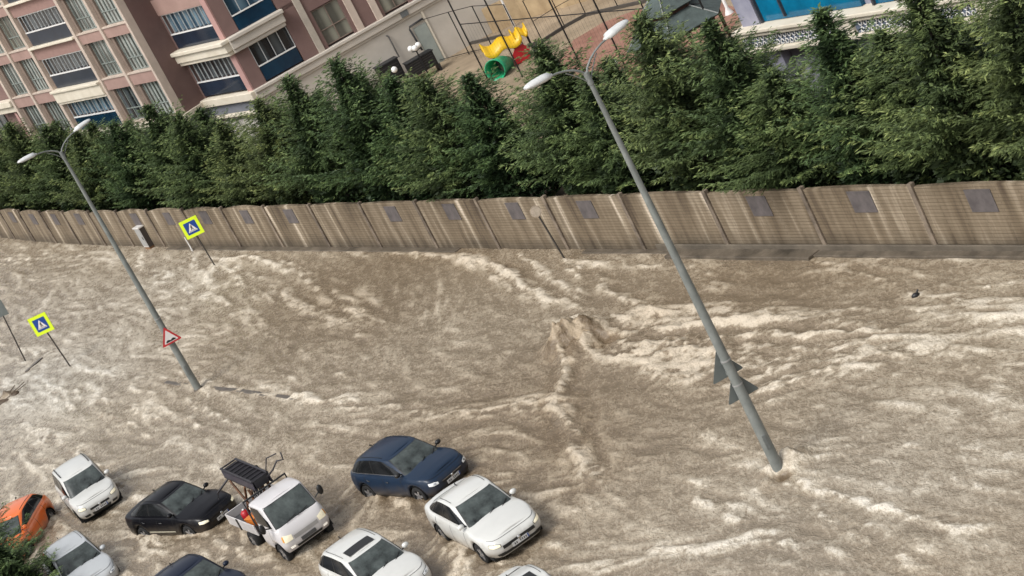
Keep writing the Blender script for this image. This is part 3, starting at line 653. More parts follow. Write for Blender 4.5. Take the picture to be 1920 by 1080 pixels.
FB.b('wall', mat('white_render', (0.62, 0.60, 0.56), 0.8), [(.5, LB - .05, YZ - .3, 3.24, -.3, -.02)])
FB.window(1.3, 5.2, YZ + .4, 3.0, curtain_mat('white_curtain_glass', (0.35, 0.38, 0.37), (0.75, 0.77, 0.75), 1.2), depth=0.01, muls=2)
# facade C
FC = Facade(apt, c0, eC, outC)
for k in range(5):
    z = 4.62 + 3.05 * k; zt = z + 2.12
    FC.balcony(.84, 3.15, z, zt, (cur3, cur4, cur3, cur3, cur3)[k], low=bglass, rail=0.86, nm=4)
    FC.b('wall', brown, [(0.02, .82, z - .2, zt + .95, -.3, -.01)]); FC.b('wall', brown, [(3.2, 4.12, z - .2, zt + .95, -.3, .01)])
    if k == 0: FC.b('ledge', beige, [(0, 3.2, zt, zt + .22, -.3, .30), (0, 3.28, zt + .22, zt + .7, -.3, .42), (0, 3.36, zt + .7, zt + .92, -.3, .56)], bevel=0.04)  # beige paints this ledge as the shaded side of facade B's cream
    else: FC.b('wall', brick, [(.84, 3.18, zt, zt + .93, -.3, .0)])
    x0 = 4.12
    for j, (p0, p1, w0_, w1_) in enumerate(((4.12, 4.5, 4.75, 6.4), (6.6, 7.02, None, None), (7.82, 8.22, 8.4, 9.9), (10.4, 10.8, 11.1, 12.9), (13.2, 13.6, 14.0, 15.8), (16.2, 16.6, 17.0, 18.8), (19.4, 19.8, 20.2, 22))):
        if k == 0: FC.b('pilaster', peach if j else mat('greige_pilaster', (0.42, 0.37, 0.31), 0.8), [(p0, p1, 4.5, TOPZ, -.3, .13)], bevel=0.03)
        if w0_:
            FC.window(w0_, w1_, z + .02, zt - .05, cur2, split=0.42, depth=-.08, muls=1, fm=jamb)
            FC.b('wall', brown, [(p1 - .02, w0_, z - .2, zt, -.3, .012), (w1_, w1_ + .25, z - .2, zt, -.3, .012)])
            FC.b('wall', brown, [(p1 - .02, w1_ + .4, zt, z + 2.87, -.3, .02)])
        else: FC.b('wall', brown, [(7.0, 7.84, 4.5, TOPZ, -.3, .02)]) if k == 0 else None
FC.b('ledge', beige, [(-.05, 24, 4.34, 4.52, -.3, .32), (-.05, 24, 3.95, 4.34, -.3, .22), (-.05, 24, 3.80, 3.95, -.3, .12)], bevel=0.03)  # base ledge too: shaded tone of the cream put into its colour
FC.b('wall', beige, [(-.02, 24, YZ - .3, 3.79, -.3, .03)])
FC.b('vent', mat('grey_vent', (0.16, 0.17, 0.17), 0.6), [(9.1, 9.55, 4.0, 4.38, .2, .26)] + [(9.1, 9.55, 4.02 + .07 * k, 4.05 + .07 * k, .26, .275) for k in range(5)])
FC.b('trim', cream, [(10.22, 10.34, YZ, 4.3, .03, .10)])
FC.b('panel', mat('grey_green_sheet', (0.30, 0.33, 0.30), 0.6), [(9.42, 10.2, YZ, 3.15, .03, .12)])
def pipe(F_, pts, r, name, m):
    mb = MB(); mb.tube([(x, F_.sg * d, z) for (x, z, d) in pts], r, 8); o = mb.build(name, m, F_.root); o.matrix_local = F_.root.matrix_basis.inverted() @ F_.M; return o
blk = mat('black_metal', (0.012, 0.012, 0.014), 0.45); 
pipe(FC, [(10.15, 3.42, .12), (9.25, 3.36, .14), (9.2, 3.25, .16), (9.3, 1.9, .16)], 0.055, 'drain_pipe', blk)
pipe(FC, [(7.9, 3.55, .05), (7.95, 3.5, .16), (7.95, 2.6, .16), (7.95, 2.2, .2)], 0.045, 'drain_pipe', mat('grey_pipe', (0.08, 0.075, 0.07), 0.5))
FA.root = apt

# right-hand building behind the trees
e0 = at(1388, 53, 4.45)
blg = thing('office_building', 'lavender grey building with blue glazing and ornate white balustrade ledge behind the firs', 'building', (e0.x, e0.y, YZ))
lav = mat('lavender_render', (0.25, 0.25, 0.33), 0.8, 0.12, 1.2, c2=(0.36, 0.36, 0.43))
e1d = (E1 * 22)
RC = [Vector((e0.x, e0.y, 0)) + E1 * 0.3 + NV * 0.3, Vector((e0.x, e0.y, 0)) + E1 * 22 + NV * 0.3, Vector((e0.x, e0.y, 0)) + E1 * 22 + NV * 12, Vector((e0.x, e0.y, 0)) + E1 * 0.3 + NV * 12]
mb = MB(); vs = [Vector((p.x, p.y, z)) - Vector(blg.location) for z in (YZ - .5, 13.5) for p in RC]; mb.add(vs, [(3, 2, 1, 0), (4, 5, 6, 7)] + [(i, (i + 1) % 4, (i + 1) % 4 + 4, i + 4) for i in range(4)]); mb.build('wall', lav, blg)
FR = Facade(blg, e0, E1, outA)
FR.b('ledge', cream, [(0, 22, 4.36, 4.5, -.3, .52), (0.02, 22, 4.20, 4.36, -.3, .42)], bevel=0.03)
FR.b('ledge', cream, [(0.02, 22, 3.56, 3.72, -.3, .46)], bevel=0.03)
FR.b('balustrade', mat('balustrade_back', (0.13, 0.16, 0.22), 0.7), [(.12, 22, 3.72, 4.2, -.3, .26)])
mb = MB(); th = 0.022
x_ = 0.2; xs_skip = [(4.9, 6.1), (11.6, 12.8), (18, 19)]
while x_ < 21.8:
    if not any(a_ <= x_ <= b_ for a_, b_ in xs_skip):
        # pierced scroll motif : a ring and two crossing bars
        for cz_ in (3.84, 4.08):
            ring = [(x_ + .12 + .085 * math.cos(t_), FR.sg * .29, cz_ + .085 * math.sin(t_)) for t_ in [2 * math.pi * k / 9 for k in range(10)]]
            mb.tube(ring, th, 5)
        mb.tube([(x_, FR.sg * .29, 3.74), (x_ + .24, FR.sg * .29, 4.18)], th * .8, 4)
    x_ += 0.24
o = mb.build('balustrade_scrollwork', white, blg); o.matrix_local = blg.matrix_basis.inverted() @ FR.M
for a_, b_ in xs_skip: FR.b('pier', cream, [(a_, b_ - .1, 3.72, 4.2, -.3, .40)], bevel=0.02)
for k in range(3):
    z = 4.62 + k * 3.1
    for (x0, x1) in ((1.3, 6.3), (7.0, 12.0), (12.8, 21.0)):
        f = FR.b('window', mat('dark_frame', (0.05, 0.05, 0.06), 0.4), [(x0, x1, z + 2.3, z + 2.38, -.3, .02), (x0 - .08, x0, z - .1, z + 2.38, -.3, .02), (x0 + 1.2, x0 + 1.26, z, z + 2.3, -.3, .015)])
        FR.b('pane', mat('teal_blue_glass', (0.004, 0.06, 0.14), 0.12, 0.3, 0.5, spec=0.5, c2=(0.006, 0.20, 0.36)), [(x0, x1, z - .1, z + 2.3, -.3, -.1)], f)
    FR.b('ledge', cream, [(0, 22, z + 2.5, z + 2.9, -.3, .3)], bevel=0.03)
FR.b('pilaster', lav, [(0.25, 1.2, 4.5, 13.4, -.3, .06)])
for x0 in (0.45, 5.0): FR.b('pilaster', lav, [(x0, x0 + 1.2, YZ, 3.55, -.3, .12)], bevel=0.02)
f = FR.b('window', mat('brass_frame', (0.20, 0.17, 0.13), 0.5), [(6.5, 6.58, 1.2, 3.5, -.3, .04), (7.05, 7.17, 1.2, 3.5, -.3, .04), (7.8, 7.9, 1.2, 3.5, -.3, .04), (6.5, 7.9, 2.5, 2.6, -.3, .05), (6.5, 7.9, 1.9, 2.0, -.3, .05), (6.5, 7.9, 3.1, 3.2, -.3, .05)])
FR.b('pane', mat('dark_red_glass', (0.02, 0.008, 0.008), 0.2), [(6.58, 7.8, 1.2, 3.5, -.3, -.02)], f)

# slice of the dark red building at the far left
far_p = sp(99, 19.5)
fb = thing('red_building', 'dark red building with a blue awning at the left edge beyond the apartment block', 'building', (far_p.x, far_p.y, YZ))
mb = MB(); mb.box(-6, 6, -5, 5, -.5, 15); o = mb.build('wall', mat('dark_red_render', (0.10, 0.03, 0.035), 0.8), fb)
mb = MB()
for z in (2.4, 5.4, 8.4, 11.4):
    for x_ in (-4, -1, 2): mb.box(x_, x_ + 1.6, -5.06, -5.0, z, z + 1.6)
mb.build('window', cur3, fb)
mb = MB(); mb.add([(-5.8, -5.0, 3.9), (5.8, -5.0, 3.9), (5.8, -6.6, 3.1), (-5.8, -6.6, 3.1), (-5.8, -6.6, 2.9), (5.8, -6.6, 2.9)], [(0, 1, 2, 3), (3, 2, 5, 4)]); mb.build('awning', mat('blue_awning', (0.02, 0.10, 0.33), 0.6), fb)
fb.rotation_euler = (0, 0, R(27))

# ================================================================== TREES
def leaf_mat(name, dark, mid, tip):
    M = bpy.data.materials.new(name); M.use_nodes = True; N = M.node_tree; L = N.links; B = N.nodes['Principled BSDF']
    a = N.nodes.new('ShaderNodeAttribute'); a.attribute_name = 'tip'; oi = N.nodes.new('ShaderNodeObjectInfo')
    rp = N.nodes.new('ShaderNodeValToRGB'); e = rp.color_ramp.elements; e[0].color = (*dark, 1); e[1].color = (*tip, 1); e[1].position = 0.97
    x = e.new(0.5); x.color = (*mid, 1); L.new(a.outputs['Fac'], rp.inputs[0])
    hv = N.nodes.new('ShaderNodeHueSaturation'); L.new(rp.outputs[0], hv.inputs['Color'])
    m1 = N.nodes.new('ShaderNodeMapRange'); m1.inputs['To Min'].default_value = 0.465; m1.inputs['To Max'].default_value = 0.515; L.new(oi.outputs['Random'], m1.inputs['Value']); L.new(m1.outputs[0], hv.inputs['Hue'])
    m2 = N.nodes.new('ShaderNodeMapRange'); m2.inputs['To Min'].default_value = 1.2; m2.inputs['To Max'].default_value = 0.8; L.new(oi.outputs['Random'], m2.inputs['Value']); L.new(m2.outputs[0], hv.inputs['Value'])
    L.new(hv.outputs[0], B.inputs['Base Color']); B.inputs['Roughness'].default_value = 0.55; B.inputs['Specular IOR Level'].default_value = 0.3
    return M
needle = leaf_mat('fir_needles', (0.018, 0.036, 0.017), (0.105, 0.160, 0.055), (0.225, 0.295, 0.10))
bark = mat('bark', (0.035, 0.028, 0.02), 0.9, 0.3, 4.0, 0.5, 15)

def conifer_mesh(seed, Hh, Rb, dens=1.0, narrow=0.0):
    rs = np.random.RandomState(seed); Vs = []; T = []
    z = 0.35
    while z < Hh - 0.05:
        fr = z / Hh
        rad = Rb * ((1 - fr) ** (0.84 + narrow) * 1.25 + 0.02) * (0.86 + 0.28 * rs.rand())
        if z < 1.6: rad = min(rad, 0.95)
        elif z < 2.6: rad *= 1.14
        nb = int(5 + 3.5 * (1 - fr) + rs.randint(0, 2)); ph = rs.rand() * 6.28
        for k in range(nb):
            th = ph + 6.283 * k / nb + rs.normal(0, 0.25); L_ = rad * (0.6 + 0.62 * rs.rand()); zz = z + rs.normal(0, .07)
            up = 0.14 + 0.65 * fr + rs.normal(0, 0.12); droop = 0.22 * (1 - fr)
            ds = np.array([math.cos(th), math.sin(th), 0]); side = np.array([-math.sin(th), math.cos(th), 0])
            nt_ = max(5, int(L_ / 0.060 * dens)); bro = 0.35 + 0.85 * rs.rand()
            t = 0.22 + 0.78 * (np.arange(nt_) + rs.rand(nt_)) / nt_
            c = ds * (L_ * t)[:, None] + np.array([0, 0, 1.0]) * (zz + L_ * (up * t - droop * t * t + 0.25 * t ** 3))[:, None]
            sgn = np.where(rs.rand(nt_) < .5, -1, 1); tl = (0.13 + 0.36 * L_ * (1 - t) * 0.8) * (0.6 + 0.7 * rs.rand(nt_))
            spread = 0.30 + 0.45 * rs.rand(nt_)
            td = ds * (1 - spread * 0.6)[:, None] + side * (sgn * spread)[:, None] + np.array([0, 0, 1.0]) * (rs.normal(.05, .13, nt_) - .10 * (1 - fr))[:, None]; td /= np.linalg.norm(td, axis=1)[:, None]
            for j in range(nt_):
                nn = max(4, int(tl[j] / 0.034)); u = (np.arange(nn) + 0.3 + 0.6 * rs.rand(nn)) / nn
                p = c[j] + td[j] * (tl[j] * u)[:, None] + rs.normal(0, .012, (nn, 3))
                p[:, 2] -= 0.12 * tl[j] * u * u
                ld = td[j] + rs.normal(0, 0.24, (nn, 3)); ld /= np.linalg.norm(ld, axis=1)[:, None]
                ll = (0.10 + 0.08 * rs.rand(nn))[:, None]; ww = (0.010 + 0.008 * rs.rand(nn))[:, None]
                wv = np.cross(ld, rs.normal(0, 1, (nn, 3)) * 0.6 + np.array([0, 0, 1.0])); wv /= (np.linalg.norm(wv, axis=1)[:, None] + 1e-6)
                Vs.append(np.stack([p - wv * ww, p + ld * ll * .5 - wv * ww * 1.2, p + ld * ll, p + ld * ll * .45 + wv * ww * 1.2], 1).reshape(-1, 3))
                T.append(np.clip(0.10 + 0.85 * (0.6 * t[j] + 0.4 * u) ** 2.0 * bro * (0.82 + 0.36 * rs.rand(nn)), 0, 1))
        z += 0.25 - 0.10 * fr
    # inner filler leaves, coloured dark to paint the shade in the crown's heart
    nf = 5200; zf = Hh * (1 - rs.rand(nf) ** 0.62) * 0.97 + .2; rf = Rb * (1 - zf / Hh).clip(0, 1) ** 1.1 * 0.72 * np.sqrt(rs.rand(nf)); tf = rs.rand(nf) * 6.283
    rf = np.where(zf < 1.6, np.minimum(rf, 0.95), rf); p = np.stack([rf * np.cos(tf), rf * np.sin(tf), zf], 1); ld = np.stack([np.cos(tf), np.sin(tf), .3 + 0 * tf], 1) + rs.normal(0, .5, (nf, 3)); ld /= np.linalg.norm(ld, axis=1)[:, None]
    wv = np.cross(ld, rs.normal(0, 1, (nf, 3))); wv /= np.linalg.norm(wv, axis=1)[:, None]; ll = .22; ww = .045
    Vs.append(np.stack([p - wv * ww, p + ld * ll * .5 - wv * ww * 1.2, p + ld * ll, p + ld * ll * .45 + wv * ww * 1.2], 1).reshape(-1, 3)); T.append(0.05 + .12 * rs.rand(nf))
    V = list(np.concatenate(Vs)); T = list(np.concatenate(T))
    # leader
    for q in range(26):
        p = np.array([rs.normal(0, .02), rs.normal(0, .02), Hh - 0.55 + 0.6 * q / 26]); ld = np.array([rs.normal(0, .6), rs.normal(0, .6), 0.8]); ld /= np.linalg.norm(ld)
        wv = np.cross(ld, rs.normal(0, 1, 3)); wv /= np.linalg.norm(wv); V += [p - wv * .03, p + ld * .1 - wv * .03, p + ld * .2, p + ld * .08 + wv * .03]; T.append(0.6)
    V = np.array(V, np.float32); n = len(V) // 4
    me = bpy.data.meshes.new('crown'); me.vertices.add(len(V)); me.vertices.foreach_set('co', V.ravel())
    me.loops.add(len(V)); me.loops.foreach_set('vertex_index', np.arange(len(V), dtype=np.int32)); me.polygons.add(n)
    me.polygons.foreach_set('loop_start', np.arange(0, len(V), 4, dtype=np.int32)); me.polygons.foreach_set('loop_total', np.full(n, 4, np.int32)); me.update(calc_edges=True)
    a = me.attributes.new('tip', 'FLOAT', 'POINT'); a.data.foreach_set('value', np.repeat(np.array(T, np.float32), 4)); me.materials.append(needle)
    # trunk with bare limbs inside the crown
    mb = MB(); mb.tube([(0, 0, -0.3), (0.02, 0, Hh * .4), (0, 0.02, Hh * .8), (0, 0, Hh - .2)], [0.11, 0.07, 0.03, 0.008], 8)
    for k in range(34):
        zz = 0.5 + (Hh - 1.2) * k / 34; th = k * 2.4; l = Rb * (1 - zz / Hh) * 0.5; mb.tube([(0, 0, zz), (math.cos(th) * l, math.sin(th) * l, zz + 0.18 * l)], [0.03, 0.008], 4, False)
    to = mb.build('trunk', bark); tm = to.data; bpy.data.objects.remove(to)
    return me, tm, n
VAR = []
for sd_, hh_, rb_, nr_ in ((1, 6.4, 2.25, 0.0), (2, 6.2, 2.0, 0.08), (3, 6.6, 2.4, -0.05), (4, 6.0, 2.1, 0.0)):
    VAR.append((*conifer_mesh(sd_, hh_, rb_, 1.0, nr_), hh_))
print('leaf quads', [v[2] for v in VAR])
random.seed(5)
def tree(s_, o_, topz, label, vi, wide=1.0, base=YZ, name='fir_tree', group='firs planted in a row behind the wall'):
    me, tm, _, hh = VAR[vi % 4]
    p = sp(s_, o_, base); r = thing(name, label, 'tree', tuple(p), random.random() * 6.28, group)
    k = (topz - base) / hh; kw = wide * (0.85 + 0.15 * k)
    r.scale = (kw, kw, k)
    c = bpy.data.objects.new('crown', me); col.objects.link(c); c.parent = r
    t = bpy.data.objects.new('trunk', tm); col.objects.link(t); t.parent = r
    return r
TREES = [
 (97, 7.0, 'fir at the far left end of the row, its top below the red building'),
 (91.5, 6.9, 'second fir from the far left end of the row, beside the blue awning'),
 (86, 7.0, 'fir below the left edge of the apartment facade, left of the far lamp arms'),
 (81.3, 7.0, 'fir whose tip stands against the lowest left windows of the apartments'),
 (75.5, 6.6, 'dark fir behind the left lamp head of the far street lamp'),
 (69.6, 6.3, 'fir directly behind the far street lamp where its two arms meet'),
 (63.8, 6.4, 'fir right of the far street lamp, under the lowest blue balcony'),
 (58.6, 7.0, 'tall fir with its tip on the pale corner pilaster of the apartments'),
 (54.4, 6.5, 'fir in front of the splayed brown wall of the apartments'),
 (50.6, 5.7, 'low fir in the dip of the row before the white ground floor room'),
 (45.7, 6.5, 'fir in front of the bay corner of the apartments'),
 (40.7, 7.4, 'pointed fir left of the tall fir before the beige plinth'),
 (36.2, 7.8, 'tall fir standing before the beige plinth, left of the black boxes'),
 (32.8, 6.6, 'fir just below the black boxes on the beige plinth'),
 (29.6, 6.6, 'yellowish fir below the grey green sheet panel'),
 (26.6, 6.3, 'fir below the green slide of the playground'),
 (21.2, 7.1, 'dark fir with its tip right of the red slide panel'),
 (18.4, 5.9, 'fir behind the near street lamp where its two arms meet'),
 (14.4, 7.6, 'tall fir in front of the grey gazebo roof'),
 (11.3, 6.9, 'fir right of the gazebo, its tip left of the lavender building corner'),
 (8.9, 5.2, 'low fir before the lavender wall and corner of the office building'),
 (5.8, 6.9, 'slender tall fir crossing the white balustrade ledge'),
 (3.9, 5.9, 'fir in front of the brass framed window of the lavender building'),
 (1.4, 7.4, 'broad tall fir near the right edge, hiding the balustrade'),
 (-1.6, 7.2, 'bushy fir at the right edge of the row'),
 (-5.4, 7.2, 'rightmost fir, cut by the right edge of the photo'),
]
for i_, (s_, tz, lb) in enumerate(TREES):
    o_ = 1.85 + wall_off(s_) + 0.25 * math.sin(i_ * 2.1)
    tree(s_, o_, tz + (0.25 if s_ < 45 else 0.15), lb, i_, 1.30 if tz > 6 else 1.25)
# a second staggered line fills the back of the hedge
BACK = [(88.5, 6.0), (78.5, 5.9), (72.5, 5.6), (66.5, 5.5), (61, 5.6), (56.4, 5.6), (48, 5.3), (43, 5.7), (38.4, 6.2), (34.4, 5.6), (24.2, 5.4), (20.0, 5.4), (16.3, 5.7), (12.8, 5.5), (7.3, 4.6), (2.6, 5.2), (-0.2, 6.0), (-3.6, 6.0)]
for i_, (s_, tz) in enumerate(BACK):
    tree(s_, 3.6 + wall_off(s_), tz + .35, 'smaller fir filling a gap behind the front row of firs', i_ + 2, 1.2, name='fir_tree', group='smaller firs behind the front row')
fp_ = at(8, 1078, 0.0)
for (px, py, tz, vi, wd, lb) in ((18, 1130, 3.5, 0, 1.0, 'dark green fir in the lower left corner in front of the orange car'), (75, 1165, 2.9, 3, 0.95, 'yellow green bushy fir in the lower left corner below the silver hatchback')):
    P = at(px, py, -0.3); r = tree(0, 0, tz, lb, vi, wd, base=-0.3, name='fir_tree', group=None); r.location = (P.x, P.y, -0.3)

# ================================================================== PLAYGROUND YARD
rub = MB(); P = [at(*q, YZ + .012) for q in ((1045, 118), (1075, 75), (1130, 42), (1215, 10), (1300, -10), (1400, 20), (1330, 100), (1200, 170), (1080, 190))]
n_ = len(P); rub.add(P, [tuple(range(n_))]); o = rub.build('rubber_court', mat('red_rubber', (0.25, 0.105, 0.07), 0.9, 0.25, 0.45, c2=(0.38, 0.21, 0.15))); tag(o, 'worn red rubber play surface beside the gazebo', 'court', kind='structure')
# curved kerb and low tan wall behind
kq = [at(*q, YZ) for q in ((880, 84), (940, 70), (985, 92), (1020, 78), (1060, 52), (1100, 30), (1160, 16), (1215, 4))]
mb = MB()
for a_, b_ in zip(kq, kq[1:]): seg_box(mb, a_, b_, 0.16, YZ - .1, YZ + .16)
o = mb.build('kerb', mat('dark_yard_kerb', (0.07, 0.06, 0.05), 0.9)); tag(o, 'dark curved kerb round the play area', 'kerb', kind='structure')
tw = thing('retaining_wall', 'low curved tan retaining wall beyond the playground', 'wall', tuple(at(1000, 40, YZ)))
qq = [Vector((at(*q, YZ).x, at(*q, YZ).y, 0)) for q in ((925, 62), (985, 35), (1060, 12), (1130, -8), (1200, -22))]; mb = MB()
for a_, b_ in zip(qq, qq[1:]): seg_box(mb, a_ - tw.location.xy.to_3d(), b_ - tw.location.xy.to_3d(), 0.25, -0.2, 1.5)
mb.build('wall', mat('tan_block_wall', (0.38, 0.27, 0.15), 0.85, 0.25, 0.8, c2=(0.50, 0.38, 0.23)), tw)
blkf = mat('black_fence_paint', (0.012, 0.012, 0.012), 0.5)
def fence(label, pts, hgt_, r=0.035, rails=(1.0,), z0=YZ, extra=None):
    b = Vector((pts[0].x, pts[0].y, z0)); f = thing('mesh_fence', label, 'fence', tuple(b))
    for p in pts: MB().tube([Vector((p.x, p.y, z0 - .2)) - b, Vector((p.x, p.y, z0 + hgt_)) - b], r, 6).build('post', blkf, f)
    for k in rails:
        mb = MB()
        for p, q in zip(pts, pts[1:]): mb.tube([Vector((p.x, p.y, z0 + hgt_ * k)) - b, Vector((q.x, q.y, z0 + hgt_ * k)) - b], r * .6, 5)
        mb.build('rail', blkf, f)
    # chain link, sparse enough to read as a haze of thin wire
    mb = MB()
    for p, q in zip(pts, pts[1:]):
        L_ = (q - p).length; n_ = int(L_ / 0.35)
        for k in range(n_):
            c = p.lerp(q, (k + .5) / n_); mb.tube([Vector((c.x, c.y, z0)) - b, Vector((c.x, c.y, z0 + hgt_ * rails[-1])) - b], 0.0035, 3, False)
    mb.build('wire_mesh', mat('fence_wire', (0.06, 0.06, 0.06), 0.5), f); return f
pa, pb = at(1091, 127, 1.2), at(1172, 124, 1.2); pa.z = pb.z = 0
st = pb - pa
fence('tall black posted sports fence between the firs and the red court', [pa - st * 2.6, pa - st * 1.6, pa, pb, pb + st * 1.15, pb + st * 2.1], 6.2, 0.045, (0.995, 0.5))
fence('low black fence running along the foot of the beige plinth', [at(820, 118, YZ), at(880, 124 - 22, YZ), at(925, 92, YZ), at(985, 92, YZ)], 2.6, 0.035, (1.0, 0.05))
fence('black fence on the curved kerb behind the court', [at(1018, 79, YZ), at(1060, 52, YZ), at(1100, 30, YZ), at(1160, 16, YZ), at(1212, 4, YZ)], 2.4, 0.03, (1.0, 0.5))

# play tower: yellow roof, green tube, red panels
def at_y(x, y, Y):
    x -= 960; y -= 540; u = x * CR - y * SR; v = x * SR + y * CR
    d = (u, FPX * CP - v * SP, -FPX * SP - v * CP); t = Y / d[1]; return Vector((d[0] * t, Y, CAMH + d[2] * t))
TY = 103.0; q0 = at_y(944, 96, TY)
pt = thing('play_tower', 'playground tower with wavy yellow roof, green tunnel slide and red panels', 'playground', (q0.x, TY, YZ), 0)
yel = mat('yellow_plastic', (0.72, 0.44, 0.01), 0.35, 0.08); red = mat('red_plastic', (0.42, 0.012, 0.02), 0.35, 0.1); grn = mat('green_plastic', (0.02, 0.33, 0.15), 0.35, 0.1); dk = mat('dark_post_paint', (0.02, 0.02, 0.035), 0.5)
def loc(px, py, dy=0.0): return at_y(px, py, TY + dy) - Vector((q0.x, TY, YZ))
rc = loc(945, 84); rz_ = rc.z
for x_, y_ in ((-.75, -.5), (.45, -.5), (-.75, .5), (.45, .5)): MB().tube([(rc.x + x_, y_, -.2), (rc.x + x_, y_, rz_)], 0.06, 8).build('post', dk, pt)
MB().box(rc.x - .8, rc.x + .5, -.55, .55, rz_ - 1.75, rz_ - 1.65).build('deck', dk, pt, bevel=.02)
def barrel(cx_, cz_, wx_, dy_, hz_, tilt):
    V = []; n = 14; m_ = 8
    for i in range(n + 1):
        u = i / n * 2 - 1
        for j in range(m_ + 1):
            w_ = j / m_ * 2 - 1; V.append((cx_ + wx_ * u, dy_ * w_, cz_ + hz_ * (1 - w_ * w_) + .10 * math.cos(u * 5.5) + tilt * u + (.12 if abs(u) > .9 else 0)))
    mb = MB(); mb.add(V, [(i * (m_ + 1) + j, (i + 1) * (m_ + 1) + j, (i + 1) * (m_ + 1) + j + 1, i * (m_ + 1) + j + 1) for i in range(n) for j in range(m_)], True)
    o = mb.build('roof', yel, pt); q = o.modifiers.new('s', 'SOLIDIFY'); q.thickness = .05
barrel(rc.x - .1, rz_ - .15, 1.0, .75, .55, -.02)
r2 = loc(974, 64); barrel(r2.x, r2.z - .1, .42, .5, .35, 0)
for x_ in (-.3, .3): MB().tube([(r2.x + x_, 0, -.2), (r2.x + x_, 0, r2.z - .1)], .06, 8).build('post', dk, pt)
r3 = loc(976, 101, -.6); MB().poly([(-.5, -.4), (.35, -.45), (.55, .1), (.3, .42), (-.15, .38), (-.45, .05)], .06, Matrix.Translation(r3)).build('panel', red, pt, bevel=.01)
r4 = loc(984, 131, -.9); MB().box(r4.x - .5, r4.x + .45, r4.y - .03, r4.y + .03, r4.z - .2, r4.z + .22).build('panel', red, pt, bevel=.03)
g0 = loc(952, 118, -.3); g1_ = loc(928, 132, -1.6)
mb = MB(); mb.tube([g0, g0.lerp(g1_, .35) + Vector((0, 0, .08)), g0.lerp(g1_, .7) + Vector((0, 0, .04)), g1_], [.36, .44, .50, .58], 18, False); o = mb.build('tunnel_slide', grn, pt); so_ = o.modifiers.new('s', 'SOLIDIFY'); so_.thickness = 0.05
pp = at(965, 50, YZ); wp = thing('lamp_post', 'slim white lamp post standing behind the play tower', 'lamp post', tuple(pp))
MB().tube([(0, 0, 0), (0, 0, 3.4), (.08, 0, 4.6), (.1, 0, 5.6)], [.07, .06, .05, .04], 8).build('pole', white, wp)
MB().tube([(.1, 0, 5.4), (-.3, 0, 5.7), (-.5, 0, 5.6)], .04, 6).build('arm', white, wp)
p2 = at(1368, 26, YZ); wq = thing('lamp_post', 'white lamp post with flared foot left of the lavender building', 'lamp post', tuple(p2)); MB().tube([(0, 0, 0), (0, 0, .15), (0, 0, .3), (0, 0, 4.5)], [.22, .16, .08, .06], 10).build('pole', white, wq); MB().ball((0, 0, 4.6), .2).build('globe', white, wq)

# gazebo
gp = at(1312, 148, YZ); gz = thing('gazebo', 'hexagonal garden gazebo with stepped grey roof on dark brown posts', 'gazebo', tuple(gp), R(12))
gro = mat('grey_shingle', (0.065, 0.085, 0.08), 0.8, 0.3, 3.0, 0.3, 20); brw = mat('brown_timber', (0.10, 0.045, 0.03), 0.7)
def hexa(r, z, a0=0.0): return [Vector((r * math.cos(a0 + math.pi / 3 * k), r * math.sin(a0 + math.pi / 3 * k), z)) for k in range(6)]
GR = 2.35
for k, p in enumerate(hexa(GR - .35, 0)):
    MB().tube([p, p + Vector((0, 0, 2.5))], .08, 6).build('post', brw, gz)
mb = MB()
for a_, b_ in zip(hexa(GR - .35, 0), hexa(GR - .35, 0)[1:]):
    mb2 = MB()
    for z in (2.05, 2.35): mb2.tube([a_ + Vector((0, 0, z)), b_ + Vector((0, 0, z))], .035, 4)
    for z in (.25, .85): mb2.tube([a_ + Vector((0, 0, z)), b_ + Vector((0, 0, z))], .03, 4)
    for k in range(9):
        c = a_.lerp(b_, k / 9); mb2.tube([c + Vector((0, 0, 2.05)), c + Vector((0, 0, 2.35))], .018, 4); mb2.tube([c + Vector((0, 0, .25)), c + Vector((0, 0, .85))], .018, 4)
    mb2.build('railing', brw, gz)
def roof(z0, r0, z1, r1, th):
    a = hexa(r0, z0); b = hexa(r1, z1); mb = MB(); mb.add(a + b, [(i, (i + 1) % 6, (i + 1) % 6 + 6, i + 6) for i in range(6)] + [tuple(range(6, 12))]); o = mb.build('roof', gro, gz); q = o.modifiers.new('s', 'SOLIDIFY'); q.thickness = th
    for i in range(6): MB().tube([a[i] + Vector((0, 0, .02)), b[i] + Vector((0, 0, .02))], .03, 5).build('ridge', mat('pale_ridge', (.24, .25, .24), .7), gz)
roof(2.5, GR, 3.15, 1.15, .06); roof(3.35, 1.35, 4.3, .06, .06)
MB().lathe([(1.1, 3.1), (1.1, 3.4)], 6, smooth=False).build('clerestory', brw, gz)
# wall-side black boxes and globe lamps
def box_thing(px, py, z, sx, sy, sz, label):
    p = at(px, py, z); r = thing('equipment_box', label, 'box', tuple(p), math.atan2(eC.y, eC.x), 'black boxes by the plinth')
    MB().box(-sx / 2, sx / 2, -sy / 2, sy / 2, 0, sz).build('body', blk, r, bevel=.03)
    MB().box(-sx / 2 - .05, sx / 2 + .05, -sy / 2 - .05, sy / 2 + .05, sz + .004, sz + .07).build('lid', mat('black_lid', (.02, .022, .024), .5), r, bevel=.02)
    for k in (-1, 1): MB().box(k * sx / 2 - .06, k * sx / 2 + .06, -sy / 2, sy / 2, -.5, -.004).build('leg', blk, r)
    mb = MB()
    for k in range(5): mb.box(-sx / 2 + .1, sx / 2 - .1, -sy / 2 - .02, -sy / 2 - .004, .15 + k * sz / 6, .2 + k * sz / 6)
    mb.build('louvre', mat('black_louvre', (.03, .03, .03), .4), r)
box_thing(740, 152, YZ + .5, 1.3, .7, 1.1, 'left black equipment box below the bent drain pipe on the plinth')
